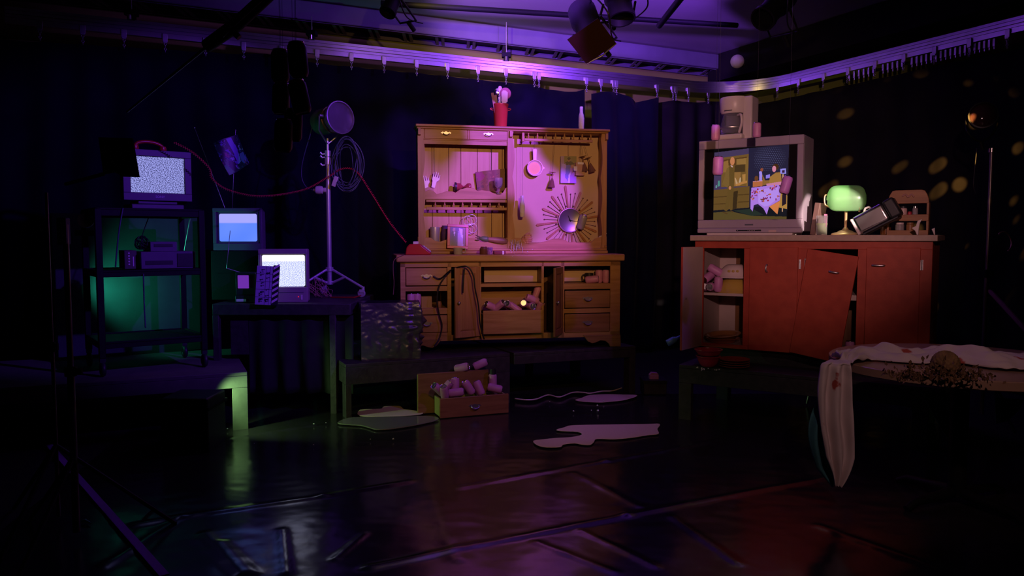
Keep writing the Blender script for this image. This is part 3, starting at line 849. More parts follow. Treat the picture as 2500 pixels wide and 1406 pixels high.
# blue television on a black riser
bt0 = at(522, 610, 6.5); bt1 = at(641, 610, 6.5)
rz = bt0.z - .005
ri = thing('riser_box', 'tall black riser box on the table under the plain blue television', 'riser box', (bt0.x - .02, 6.48, TZ))
MB().box(0, .40, 0, .42, 0, rz - TZ).build('body', blackm, ri, bevel=.006)
MB().box(.05, .3, -.004, .0, .22, .225).build('seam', blackm, ri)
bt = thing('television', 'small black television glowing plain pale blue, rod antenna up, on a black riser', 'television', (bt0.x, 6.5, rz))
BW = bt1.x - bt0.x; BH = at(522, 508, 6.5).z - rz
MB().frustum((0, BW, 0, BH, 0), (.02, BW - .02, .0, BH - .02, .14)).frustum((.02, BW - .02, 0, BH - .02, .14), (.08, BW - .08, .02, BH - .1, .34)).build('case', charcoal, bt, bevel=.008)
a0 = at(530, 593, 6.49) - bt.location; a1 = at(631, 518, 6.49) - bt.location
def rrect(x0, x1, z0, z1, r, n=6):
    P = []
    for cx, cz, s in ((x1 - r, z1 - r, 0), (x0 + r, z1 - r, 1), (x0 + r, z0 + r, 2), (x1 - r, z0 + r, 3)):
        for k in range(n + 1):
            t = (s + k / n) * PI / 2; P.append((cx + r * math.cos(t), cz + r * math.sin(t)))
    return P
def bulge_screen(x0, x1, z0, z1, y, m, parent, r=.02, name='screen'):
    P = rrect(x0, x1, z0, z1, r); c = ((x0 + x1) / 2, (z0 + z1) / 2)
    rings = []
    for s, d in ((1, 0), (.8, .006), (.5, .011), (.2, .013), (.01, .0135)):
        rings.append([Vector((c[0] + (x - c[0]) * s, y - d, c[1] + (z - c[1]) * s)) for x, z in P])
    return MB().ring(rings).build(name, m, parent, smooth=60)
bm_ = static_screen('plain_blue_picture', (.10, .22, .95), (.13, .25, .95), .4, 1.1, (a1.z - (a1.z - a0.z) * .37, a1.z - (a1.z - a0.z) * .33, (.36, .36, 1.0)))
bulge_screen(a0.x, a1.x, a0.z, a1.z, .003, bm_, bt, .018)
mb = MB(); mb.box(0, BW, -.012, .0, 0, a0.z - .004).box(0, BW, -.012, 0, a1.z + .004, BH).box(0, a0.x - .004, -.012, 0, a0.z - .004, a1.z + .004).box(a1.x + .004, BW, -.012, 0, a0.z - .004, a1.z + .004)
mb.build('front_bezel', charcoal, bt, bevel=.003)
def rod(mb, a, b, r=.003): mb.tube([a, a + (b - a) * .5, a + (b - a) * .505, b], [r, r, r * .7, r * .6], 6)
mb = MB(); rod(mb, at(567, 508, 6.6) - bt.location, at(575, 318, 6.62) - bt.location); mb.sphere(at(575, 318, 6.62) - bt.location, .006); mb.build('antenna', steel, bt, smooth=60)
mb = MB(); rod(mb, at(550, 510, 6.62) - bt.location, at(475, 312, 6.7) - bt.location); mb.sphere(at(475, 312, 6.7) - bt.location, .006); mb.build('antenna', steel, bt, smooth=60)

# crumpled picture card stuck on the antenna
pc = thing('picture_card', 'creased colour picture card speared on the blue television\'s antenna', 'picture card', at(567, 376, 6.6))
quad = [at(x, y, Y) - pc.location for x, y, Y in ((521, 350, 6.56), (577, 327, 6.6), (611, 400, 6.58), (560, 428, 6.55))]
shp = []
rr = random.Random(3)
for k in range(70):
    cx, cy = rr.random(), rr.random(); s = rr.uniform(.04, .13)
    col = rr.choice([(120, 90, 190), (70, 50, 120), (30, 24, 50), (150, 60, 110), (90, 130, 100), (160, 150, 200), (50, 30, 60), (20, 20, 30)])
    shp.append((col, [(cx + s * rr.uniform(-1, 1), cy + s * 1.5 * rr.uniform(-1, 1)) for _ in range(5)]))
shp.append(((140, 130, 210), [(.55, .02), (.72, .02), (.75, .4), (.68, .8), (.5, .82), (.55, .4)]))
shp.append(((60, 170, 100), [(.0, .72), (.1, .7), (.25, .98), (.02, 1)]))
im = raster(44, 44, (46, 30, 66), shp, (0, 1, 0, 1))
def qf(u, v):
    p = (quad[0] * (1-u) + quad[1] * u) * (1-v) + (quad[3] * (1-u) + quad[2] * u) * v
    return p + Vector((0, -.02 * math.sin(u * 5 + v * 3), 0))
picture('print', im, attr_mat('printed_card', 0, .45), qf, pc)

# white television with bright snow
Wf = Frame(at(633, 741, 6.22) * 1.0, R(9)); Wf.o.z = TZ
wt = thing('television', 'putty-grey television with bright white snow on the table beside the work light', 'television', Wf.o, Wf.a)
e1 = Wf.px(752, 741).x; eh = Wf.px(640, 608).z
MB().frustum((0, e1, 0, eh, 0), (.0, e1, 0, eh, .16)).frustum((.0, e1, 0, eh, .16), (.07, e1 - .07, .02, eh - .08, .36)).build('case', tvputty, wt, bevel=.010)
c0 = Wf.px(641, 700); c1 = Wf.px(744, 622)
mb = MB(); mb.box(.0, e1, -.02, .0, .0, c0.z - .006).box(0, e1, -.02, 0, c1.z + .006, eh).box(0, c0.x - .006, -.02, 0, c0.z - .006, c1.z + .006).box(c1.x + .006, e1, -.02, 0, c0.z - .006, c1.z + .006)
mb.build('front_bezel', tvputty, wt, bevel=.005)
ws = static_screen('bright_white_snow', (.16, .20, .45), (.74, .76, 1.0),   .005, 1.5, (c1.z - .055, c1.z - .045, (.86, .80, 1.0)))
bulge_screen(c0.x, c1.x, c0.z, c1.z, .0, ws, wt, .014)
MB().box(.03, e1 - .03, -.024, -.018, .08, .084).build('trim_line', charcoal, wt)
MB().sphere((e1 - .072, -.022, .045), .0035).build('power_light', glow('red_standby', (1, .02, .02), 1.2), wt)
MB().box(e1 - .055, e1 - .04, -.025, -.016, .02, .06).build('switch', whitep, wt, bevel=.002)

# small monitor at the left of the clapperboard
mo = thing('small_monitor', 'small dark monitor with a dim violet screen, left of the clapperboard', 'monitor', at(576, 745, 6.2)); mo.location.z = TZ
MB().frustum((0, .165, .06, .245, 0), (.01, .155, .065, .24, .18)).build('case', blackp, mo, bevel=.006)
v0 = at(580, 704, 6.19) - mo.location; v1 = at(603, 672, 6.19) - mo.location
MB().box(v0.x, v1.x + .01, -.008, .004, v0.z, v1.z).build('screen', glow('dim_violet_screen', (.16, .03, .42), .9), mo, bevel=.004)
MB().box(.0, .165, -.02, .16, 0, .06).build('base', blackp, mo, bevel=.006)
MB().box(.012, .09, -.024, -.018, .012, .032).build('white_label', whitem, mo)
mb = MB(); rod(mb, at(553, 655, 6.25) - mo.location, at(562, 563, 6.22) - mo.location, .0035); mb.tube([at(553, 655, 6.25) - mo.location, Vector((.01, .08, .24))], .003, 6); mb.build('antenna', steel, mo, smooth=60)

# clapperboard standing on its end
cb = thing('clapperboard', 'film clapperboard standing on end against the white-snow television', 'clapperboard', at(622, 744, 6.05), R(6)); cb.location.z = TZ
cb.rotation_euler = (R(-8), R(3), R(6))
b1 = at(655, 648, 6.05) - at(622, 744, 6.05)
shp = []
for k in range(1, 5): shp.append(((40, 34, 60), [(.0, k * .2), (1, k * .2), (1, k * .2 + .008), (0, k * .2 + .008)]))
shp.append(((40, 34, 60), [(.55, 0), (.565, 0), (.565, 1), (.55, 1)])); shp.append(((40, 34, 60), [(.8, 0), (.815, 0), (.815, 1), (.8, 1)]))
rr = random.Random(9)
for k in range(26):
    cx, cy = rr.choice((.3, .38, .68, .7)), rr.uniform(.05, .95)
    shp.append(((24, 20, 44), [(cx - .12, cy), (cx + .1, cy - .015), (cx + .12, cy + .004), (cx - .1, cy + .016)]))
    shp.append(((24, 20, 44), ('dot', cx - .06, cy + .018, .05, .012)))
im = raster(40, 90, (176, 170, 196), shp, (0, 1, 0, 1))
BWd, BHt = .125, .305
MB().box(0, BWd, .0, .010, 0, BHt).build('board', whitem, cb)
picture('slate_face', im, attr_mat('slate_print', 0, .5), lambda u, v: Vector((BWd * u, -.001, BHt * (1 - v))), cb)
MB().box(BWd, BWd + .048, -.006, .018, -.002, BHt + .008).build('clap_stick', blackp, cb, bevel=.002)
for k in range(7):
    z = .012 + k * .044
    MB().prism([(BWd + .002, z), (BWd + .046, z + .030), (BWd + .046, z + .050), (BWd + .002, z + .020)], -.0085, -.006).build('stripe', whitem, cb)

# ------------------------------------------------------------------ work light on a wheeled stand
LY = 6.85
bs = at(805, 705, LY); bs.z = TZ
wl = thing('work_light_stand', 'chrome wheeled stand on the table holding the round work light', 'lamp stand', bs)
zc = lambda y: z_at(bs, y) - TZ
MB().cyl((0, 0, zc(690)), (0, 0, zc(430)), .021, n=18).build('lower_tube', standm, wl, smooth=40)
MB().cyl((0, 0, zc(432)), (0, 0, zc(370)), .017, n=18).build('upper_tube', standm, wl, smooth=40)
MB().cyl((0, 0, zc(402)), (0, 0, zc(385)), .028, n=16).cyl((0, 0, zc(382)), (0, 0, zc(368)), .026, n=16).cyl((0, 0, zc(372)), (0, 0, zc(338)), .012, n=12).build('collar', standm, wl, smooth=40)
for y, s in ((403, 1), (376, -.2), (384, .8)):
    MB().tube([(-.02, -.01, zc(y)), (-.045, -.015, zc(y) - .004), (-.06, -.02, zc(y) + .012)], [.006, .008, .010], 8).build('wing_knob', standm, wl, smooth=60)
for ya, yb, r_ in ((662, 652, .035), (694, 686, .032)): MB().cyl((0, 0, zc(ya)), (0, 0, zc(yb)), r_).build('leg_hub', standm, wl, smooth=40)
wheel_z = .036
for a in (-18, 110, 225):
    ca, sa = math.cos(R(a)), math.sin(R(a))
    end = Vector((ca * .33, sa * .33, .085))
    MB().tube([(ca * .03, sa * .03, zc(658)), (ca * .17, sa * .17, zc(678)), tuple(end)], .011, 8).build('leg', standm, wl, smooth=60)
    MB().tube([(ca * .03, sa * .03, zc(690)), (ca * .15, sa * .15, zc(676))], .012, 8).build('leg_brace', standm, wl, smooth=60)
    c = MB(); c.cyl(end + Vector((0, 0, .01)), end - Vector((0, 0, .03)), .014); c.box(end.x - .03, end.x + .01, end.y - .018, end.y + .018, .045, .07); c.build('caster_fork', standm, wl, smooth=40)
    c = MB(); M = Matrix.Rotation(R(90), 4, 'X'); c.torus((end.x - .015, end.y, wheel_z), .025, .011, M, 24, 8); c.cyl((end.x - .015, end.y - .010, wheel_z), (end.x - .015, end.y + .010, wheel_z), .018); c.build('wheel', mat('pale_rubber_wheel', (.32, .26, .30), .5), wl, smooth=50)
# lamp head
hc = at(826, 288, LY - .12)
ax = Vector((.72, -.66, .05)).normalized()
wk = thing('work_light', 'round metal work light with a bright bowl reflector, facing right on the chrome stand', 'work light', hc)
M = ax.to_track_quat('Z', 'Y').to_matrix().to_4x4()
can_m = mat('tan_metal_drum', (.42, .32, .24), .32, .75)
MB().lathe([(0, -.285), (.085, -.285), (.105, -.27), (.112, -.24), (.112, -.10), (.116, -.10), (.116, -.085), (.112, -.085), (.114, -.03), (.135, .0), (.140, .012), (.134, .014), (.128, .002)], M, 36).build('drum', can_m, wk, smooth=30)
MB().lathe([(.128, .002), (.120, -.03), (.10, -.08), (.07, -.115), (.03, -.135), (0, -.14)], M, 36).build('reflector', frost, wk, smooth=180)
MB().lathe([(.140, .012), (.140, .035), (.132, .037), (.131, .012)], M, 36).build('rim_ring', mat('violet_grey_ring', (.32, .26, .34), .4, .6), wk, smooth=40)
MB().lathe([(0, -.02), (.014, -.022), (.018, -.04), (.018, -.135), (0, -.14)], M, 16).build('bulb', whitem, wk, smooth=50)
y = MB(); sd = M @ Vector((.126, 0, -.15)) - M @ Vector((0, 0, -.15))
piv = Vector((bs.x, bs.y, TZ + zc(352))) - hc
top1 = at(779, 282, LY - .22) - hc; kne = at(779, 318, LY - .20) - hc
y.tube([top1, kne, piv], .008, 6); y.cyl(top1 + Vector((.03, .03, 0)), top1, .014, n=10)
top2 = at(836, 322, LY + .05) - hc; y.tube([at(842, 300, LY + .0) - hc, top2, piv], .008, 6)
y.build('yoke', steel, wk, smooth=60)
wb = hc
mb = MB(); mb.tube(spline([at(763, 305, LY) - wb, at(757, 330, LY) - wb, at(745, 370, LY) - wb, at(737, 405, LY) - wb, at(737, 435, LY) - wb, at(748, 457, LY) - wb, at(766, 465, LY) - wb], 8), .0045, 6)
mb.build('power_cord', violet_cable, wk, smooth=180)
M2 = Matrix.Translation(at(766, 464, LY) - wb) @ Matrix.Rotation(R(90), 4, 'Y')
MB().lathe([(.0, 0), (.012, 0), (.016, .015), (.034, .022), (.038, .05), (.034, .075), (.018, .085), (.022, .095), (.02, .11), (0, .11)], M2, 18).build('plug', whitep, wk, smooth=40)
co = thing('cable_coil', 'big coil of dark cables hung on the work light stand below the lamp', 'cable', at(845, 400, LY - .05))
mb = MB(); rr = random.Random(5)
for k in range(9):
    cx, cy = rr.uniform(842, 852), rr.uniform(392, 408); rx, ry = rr.uniform(20, 34), rr.uniform(44, 66)
    pts = [at(cx + rx * math.cos(t) + 4 * math.sin(2 * t + k), cy + ry * math.sin(t), LY - .05 + .02 * math.sin(t * 2 + k)) - co.location for t in [2 * PI * i / 30 for i in range(30)]]
    mb.tube(pts, rr.choice((.0035, .005, .006)), 6, closed=True)
mb.build('loops', violet_cable, co, smooth=180)
mb = MB(); mb.box(-.02, .03, -.03, .02, -.29, -.23) ; 
M3 = Matrix.Translation(at(818, 443, LY - .06) - co.location) @ Matrix.Rotation(R(20), 4, 'Y')
mb = MB(); mb.box(-.018, .018, -.015, .015, -.045, .045, M3); mb.build('connector', whitep, co, bevel=.004)
# loose wire and bent clips at the foot of the stand
wr = thing('wire_tangle', 'tangle of thin copper wires at the foot of the work light stand', 'wire', at(785, 690, 6.7)); wr.location.z = TZ
mb = MB(); rr = random.Random(12)
for k in range(14):
    p = Vector((rr.uniform(-.06, .05), rr.uniform(-.05, .05), rr.uniform(.01, .12)))
    mb.tube(spline([p, p + Vector((rr.uniform(-.06, .06), rr.uniform(-.03, .03), rr.uniform(-.04, .07))), p + Vector((rr.uniform(-.08, .1), 0, rr.uniform(-.02, .09))), Vector((rr.uniform(-.08, .1), 0, .004))], 6), .0018, 5)
mb.build('wires', mat('copper_wire', (.6, .3, .25), .35, .8), wr, smooth=180)
MB().tube([(.08, 0, .006), (.30, -.1, .012), (.36, -.1, .03)], [.006, .008, .004], 6).build('pliers_handle', redp, wr)
# ================================================================== the dresser
Dr = on(1513, 846, .43)
DA = R(12)
DU = Vector((math.cos(DA), math.sin(DA), 0))
kk = (977 - 1250) / FOC
tt = (Dr.x - kk * Dr.y) / (DU.x - kk * DU.y)
D = Frame(Dr - DU * tt, DA)
W = tt                                               # body width
d_ = lambda x, y, ly=0.0: D.px(x, y, ly)
BD = .50                                             # base depth
zc0, zc1 = d_(1300, 638).z, d_(1300, 621, -.03).z    # counter slab
dr = thing('dresser', 'tall honey-pine kitchen dresser with open hutch, drawers missing and doors hanging open', 'dresser', D.o, D.a)
mb = MB(); mb.box(-.035, W + .03, -.035, BD + .01, zc0, zc1); mb.build('worktop', pine, dr, bevel=.012, seg=3)
zb0, zb1 = d_(1250, 828).z, d_(1250, 814).z          # bottom rail
zr = d_(1250, 651).z                                 # under the top rail
X = lambda x, ly=0.0: d_(x, 700, ly).x
Z = lambda y, ly=0.0, x=1250: d_(x, y, ly).z
fr = .022
mb = MB()
def stile(xa, xb, z0=None, z1=None): mb.box(X(xa), X(xb), 0, fr, zb0 if z0 is None else z0, zc0 if z1 is None else z1)
mb.box(0, X(990), 0, fr, .02, zc0); stile(1092, 1102); stile(1168, 1175); stile(1322, 1328); stile(1369, 1378); mb.box(X(1490), W, 0, fr, .02, zc0)
mb.box(0, W, 0, fr, zr, zc0); mb.box(0, W, 0, fr, zb0, zb1)
def rail(xa, xb, ya, yb): mb.box(X(xa), X(xb), 0, fr, Z(yb, 0, (xa+xb)/2), Z(ya, 0, (xa+xb)/2))
rail(988, 1093, 699, 711); rail(988, 1093, 753, 768); rail(988, 1093, 813, 822)
rail(1174, 1323, 692, 700)
rail(1377, 1491, 692, 706); rail(1377, 1491, 753, 764)
mb.build('face_frame', pine, dr, bevel=.003)
mb = MB(); mb.box(0, .02, fr, BD, .0, zc0).box(W - .02, W, fr, BD, 0, zc0).box(0.02, W - .02, BD - .012, BD, zb0, zc0).box(.02, W - .02, fr, BD - .012, zb0, zb0 + .016)
for x in (1097, 1172, 1325, 1373): mb.box(X(x) - .008, X(x) + .008, fr, BD - .012, zb0 + .016, zc0)
mb.build('carcass', pine_dark, dr)
mb = MB()
def inner(xa, xb, y): z = Z(y, 0, (xa + xb) / 2); mb.box(X(xa) + .012, X(xb) - .012, fr, BD - .014, z - .012, z)
inner(1097 - 110, 1097, 753); inner(1172, 1325, 693); inner(1373, 1495, 692)
mb.build('inner_shelf', pine, dr)
mb = MB(); mb.box(X(1378), X(1490), .20, .212, Z(692), Z(660)); mb.build('slot_back', pine_board, dr)
mb = MB(); mb.box(X(1190), X(1322), .16, .172, Z(691), Z(653)); mb.build('slot_back', pine_board, dr)
# pale back of the middle bay with its finger notch
p = d_(1178, 758).x; q_ = d_(1320, 758).x; zt_, zb_ = Z(701), Z(762)
n0, n1 = X(1233), X(1268)
notch = [(p, zb_), (q_, zb_), (q_, zt_), (n1, zt_)] + [((n0 + n1) / 2 + (n1 - n0) / 2 * math.cos(a), zt_ - .035 * math.sin(a)) for a in [PI * i / 10 for i in range(1, 10)]] + [(n0, zt_), (p, zt_)]
MB().prism(notch, .20, .212).build('drawer_back', pine, dr)
def pull(parent, x, z, y=0.0, s=1.0):
    pb = MB()
    prof = [(-.052, 0), (-.035, .012), (-.018, .008), (0, .016), (.018, .008), (.035, .012), (.052, 0), (.032, -.010), (.014, -.022), (0, -.026), (-.014, -.022), (-.032, -.010)]
    pb.prism([(x + a * s, z + b * s) for a, b in prof], y - .004, y)
    pb.tube(spline([(x - .03 * s, y - .004, z), (x - .026 * s, y - .022, z - .012 * s), (x, y - .026, z - .02 * s), (x + .026 * s, y - .022, z - .012 * s), (x + .03 * s, y - .004, z)], 5), .0045 * s, 6)
    pb.build('pull', pewter, parent, smooth=50)
def front(xa, xb, ya, yb, m=pine, has=True, y=-.008, z_pull=.55):
    xm = (xa + xb) / 2
    x0, x1, z0, z1 = X(xa), X(xb), Z(yb, 0, xm), Z(ya, 0, xm)
    o = MB().box(x0, x1, y, y + .018, z0, z1).build('drawer', m, dr, bevel=.006)
    MB().box(x0 + .02, x1 - .02, y + .018, .38, z0 + .01, z1 - .04).build('drawer_box', pine_dark, dr)
    if has: pull(o, (x0 + x1) / 2, z0 + (z1 - z0) * z_pull, y)
    return o
front(991, 1091, 654, 697); front(991, 1091, 770, 812)
front(1379, 1489, 709, 751, drawer_wood); front(1379, 1489, 766, 811, drawer_wood)
MB().box(X(1175) + .003, X(1322) - .003, -.07, -.052, zb1 + .006, Z(757, -.06)).build('drawer', pine, dr, bevel=.005)
mb = MB(); mb.box(X(1175) + .012, X(1175) + .024, -.052, .196, zb1 + .01, Z(766)).box(X(1322) - .024, X(1322) - .012, -.052, .196, zb1 + .01, Z(766)).box(X(1175) + .024, X(1322) - .024, -.052, .196, zb1 + .01, zb1 + .02)
mb.build('drawer_side', pine_dark, dr)
# bracket feet
def foot(px_pts, y0, y1):
    return MB().prism(D.poly(px_pts, -.012), y0, y1).build('foot', pine_dark if 0 else drawer_wood, dr, bevel=.003)
foot([(1424, 818), (1515, 818), (1516, 846), (1490, 846), (1487, 839), (1478, 832), (1466, 831), (1455, 836), (1446, 838), (1436, 834)], -.012, .012)
lp = [(1424, 818), (1515, 818), (1516, 846), (1490, 846), (1487, 839), (1478, 832), (1466, 831), (1455, 836), (1446, 838), (1436, 834)]
rp = D.poly(lp, -.012); MB().prism([(W - x, z) for x, z in rp][::-1], -.012, .012).build('foot', drawer_wood, dr, bevel=.003)
MB().box(W - .015, W + .008, .012, .12, 0.0, zb0 + .02).box(-.008, .015, .012, .12, 0, zb0 + .02).box(W - .1, W, BD - .05, BD, 0, zb0).box(0, .1, BD - .05, BD, 0, zb0).build('foot_block', drawer_wood, dr)
# doors hanging open (hinged on their right edge, swung out)
def door(xh, wd, ang, ya, yb, m):
    xh = X(xh); z0, z1 = Z(yb), Z(ya)
    M = Matrix.Translation((xh, -.004, 0)) @ Matrix.Rotation(ang, 4, 'Z')
    o = MB().box(-wd, -wd + .05, -.01, .01, z0, z1, M).box(-.05, 0, -.01, .01, z0, z1, M).box(-wd + .05, -.05, -.01, .01, z1 - .055, z1, M).box(-wd + .05, -.05, -.01, .01, z0, z0 + .055, M).build('door', m, dr, bevel=.003)
    MB().frustum((-wd + .066, -.066, z0 + .07, z1 - .07, -.009), (-wd + .05, -.05, z0 + .055, z1 - .055, .0), M).build('door_panel', m, o, bevel=.002)
    MB().lathe([(.006, 0), (.006, .01), (.014, .018), (.012, .026), (0, .03)], M @ Matrix.Translation((-wd + .025, -.01, (z0 + z1) / 2)) @ Matrix.Rotation(R(90), 4, 'X'), 14).build('knob', pewter, o, smooth=60)
    return o
door(1171, .25, R(24), 651, 818, pine_v)
door(1372, .30, R(62), 652, 816, pine_dark)

# ---- hutch
HY = .28; HB = .465
hx = lambda x: d_(x, 450, HY).x
hz = lambda y, x=1250: d_(x, y, HY).z
bz = lambda y, x=1250, ly=HB: d_(x, y, ly).z
ztop = hz(316); H0, H1 = hx(1021), hx(1481)
mb = MB(); mb.box(H0 - .02, H1 + .02, HY - .035, HB + .01, ztop, ztop + .022).box(H0 - .01, H1 + .01, HY - .018, HB + .01, ztop - .016, ztop)
mb.build('cornice', pine, dr, bevel=.006)
# back boards: tongued planks on the left, one plain board on the right
mid = hx(1246)
mb = MB(); edges = [H0 + .02, H0 + .14, H0 + .29, H0 + .40, H0 + .55, H0 + .68, H0 + .78, mid]
for a, b in zip(edges, edges[1:]): mb.box(a + .0015, b - .0015, HB - .008, HB, zc1, ztop - .016)
mb.build('back_planks', pine_pale, dr, bevel=.002)
MB().box(mid + .005, H1 - .01, HB - .006, HB, zc1, ztop - .016).build('back_board', pine_board, dr)
# scalloped uprights
def scallop(x, depth_out, name='side_panel', th=.022, y_in=HB - .008):
    pts = []
    n = 60
    for i in range(n + 1):
        t = i / n; z = zc1 + .05 + (ztop - .016 - zc1 - .05) * t
        dpt = depth_out + .035 * abs(math.sin(t * PI * 3.5 + .4)) - (.05 if .02 < t < .95 else 0)
        pts.append((dpt, z))
    # a panel standing front to back: polygon in (y,z) with a wavy front edge
    A = [Vector((x - th / 2, HY + .06 - dd, z)) for dd, z in pts]; B = [Vector((x + th / 2, HY + .06 - dd, z)) for dd, z in pts]
    m_ = MB(); 
    backA = [Vector((x - th / 2, y_in, z)) for _, z in pts]; backB = [Vector((x + th / 2, y_in, z)) for _, z in pts]
    m_.ring([[a, b, bb, ba] for a, b, bb, ba in zip(A, B, backB, backA)])
    m_.build(name, pine_v, dr, smooth=35)
scallop(H0 + .011, .06); scallop(mid, .06, 'middle_panel'); scallop(H1 - .011, .06)
# scalloped face strips on the front of each upright (seen as wavy ribbons)
def ribbon(xc, wv, flip, name='scalloped_strip'):
    L, Rr = [], []
    n = 70
    for i in range(n + 1):
        t = i / n; z = zc1 + .05 + (ztop - .016 - zc1 - .05) * t
        o = wv * (abs(math.sin(t * PI * 3 + .5)) - .4)
        L.append((xc - .026 + (o if flip < 0 else 0), z)); Rr.append((xc + .026 + (o if flip > 0 else 0), z))
    MB().prism(L + Rr[::-1], HY - .004, HY + .014).build(name, pine_v, dr)
ribbon(H0 + .024, .018, 1); ribbon(mid, .020, 1); ribbon(H1 - .026, .018, -1)
# two little drawers at the top left
for xa, xb in ((1037, 1142), (1146, 1239)):
    x0, x1 = hx(xa), hx(xb)
    o = MB().box(x0, x1, HY + .004, HY + .02, hz(343), hz(318)).build('drawer', pine, dr, bevel=.004)
    pull(o, (x0 + x1) / 2, hz(329), HY + .004, .9)
mb = MB(); mb.box(H0 + .02, mid - .01, HY + .008, HB - .01, hz(346), hz(343)).box(hx(1142) , hx(1146), HY + .004, HB - .01, hz(343), ztop - .016).box(H0 + .02, hx(1037), HY + .004, HY + .02, hz(343), ztop - .016)
mb.box(H0 + .02, mid - .01, HY + .012, HY + .02, hz(356), hz(346))
mb.build('drawer_rail', pine, dr, bevel=.002)
# gallery of small turned spindles, right top
def spindle(x, y, z0, z1, r=.008):
    h = z1 - z0
    return [(r * .8, 0), (r * 1.1, h * .08), (r * .55, h * .2), (r * 1.1, h * .42), (r * 1.25, h * .55), (r * .5, h * .78), (r * .9, h * .9), (r * .8, h)]
GY = HY + .03
def gallery(xs, y0, y1, ly, bars):
    for x in xs:
        m_ = Matrix.Translation((d_(x, 400, ly).x, ly, d_(x, y1, ly).z))
        MB().lathe(spindle(0, 0, d_(x, y1, ly).z, d_(x, y0, ly).z), m_, 10).build('spindle', pine_v, dr, smooth=60)
    mb = MB()
    for xa, xb, ya, yb in bars: mb.box(d_(xa, ya, ly).x, d_(xb, ya, ly).x, ly - .012, ly + .012, d_((xa + xb) / 2, yb, ly).z, d_((xa + xb) / 2, ya, ly).z)
    mb.build('gallery_rail', pine, dr, bevel=.002)
gallery([1290, 1312, 1333, 1356, 1378, 1400, 1421, 1442], 325, 341, GY, [(1280, 1446, 340, 346), (1278, 1462, 319, 326), (1274, 1280, 320, 346)])
SY = HY + .05
gallery([1062, 1085, 1107, 1129, 1151, 1174, 1196, 1218], 493, 506, SY, [(1040, 1238, 506, 513), (1040, 1238, 487, 494)])
MB().box(H0 + .022, mid - .011, SY - .01, HB - .01, d_(1140, 489, SY).z, d_(1140, 486, SY).z).build('plate_shelf', pine, dr)
# wavy shelf guard, left, and wavy skirting along the foot of the hutch
guard = [(1033, 487), (1033, 470), (1048, 463), (1058, 466), (1066, 474), (1078, 471), (1090, 467), (1104, 467), (1112, 470), (1124, 462), (1140, 458), (1156, 459), (1166, 466), (1176, 464), (1196, 467), (1206, 472), (1218, 474), (1228, 470), (1234, 459), (1240, 457), (1249, 457), (1249, 487)]
MB().prism(D.poly(guard, SY - .02), SY - .022, SY - .008).build('shelf_guard', pine, dr, bevel=.002)
skirt_ = [(1020, 610), (1020, 578), (1052, 580), (1062, 588), (1074, 590), (1092, 584), (1110, 580), (1140, 580), (1160, 582), (1174, 590), (1196, 591), (1210, 594), (1222, 594), (1231, 588), (1236, 580), (1270, 581), (1279, 590), (1288, 597), (1300, 596), (1318, 592), (1336, 588), (1350, 583), (1368, 582), (1380, 586), (1390, 592), (1402, 590), (1412, 594), (1430, 596), (1444, 592), (1452, 583), (1464, 578), (1481, 577), (1481, 610)]
MB().prism(D.poly(skirt_, HY + .01), HY + .008, HY + .024).build('wavy_skirting', pine, dr, bevel=.002)
mb = MB(); mb.box(H0 - .01, H1 + .012, HY - .02, HY + .024, zc1, d_(1250, 606, HY).z - .022).box(H0 - .005, H1 + .006, HY - .008, HY + .024, d_(1250, 606, HY).z - .022, d_(1250, 606, HY).z)
mb.build('base_moulding', pine, dr, bevel=.006)
# white icing-like drips and spatters on the worktop edge
wd = thing('white_spatter', 'white dripping splash over the skirting, left of the sunburst clock', 'splash', D.w(d_(1262, 606, HY - .022)), D.a)
mb = MB(); rr = random.Random(4)
o_ = d_(1262, 606, HY - .022)
for k in range(20):
    x = 1248 + k * 1.4 + rr.uniform(-1, 1); ya = rr.uniform(582, 603); yb = ya + rr.uniform(5, 18)
    a, b = d_(x, ya, HY - .022) - o_, d_(x + rr.uniform(-.5, .5), min(yb, 622), HY - .024) - o_
    mb.tube([a, (a + b) / 2, b], [.0025, .0022, .0032], 5)
for k in range(12):
    c = d_(rr.uniform(1246, 1300), rr.uniform(607, 626), -.037 if k % 2 else HY - .024) - o_
    mb.sphere(c, rr.uniform(.002, .005), n=5)
mb.build('drips', whitem, wd, smooth=180)

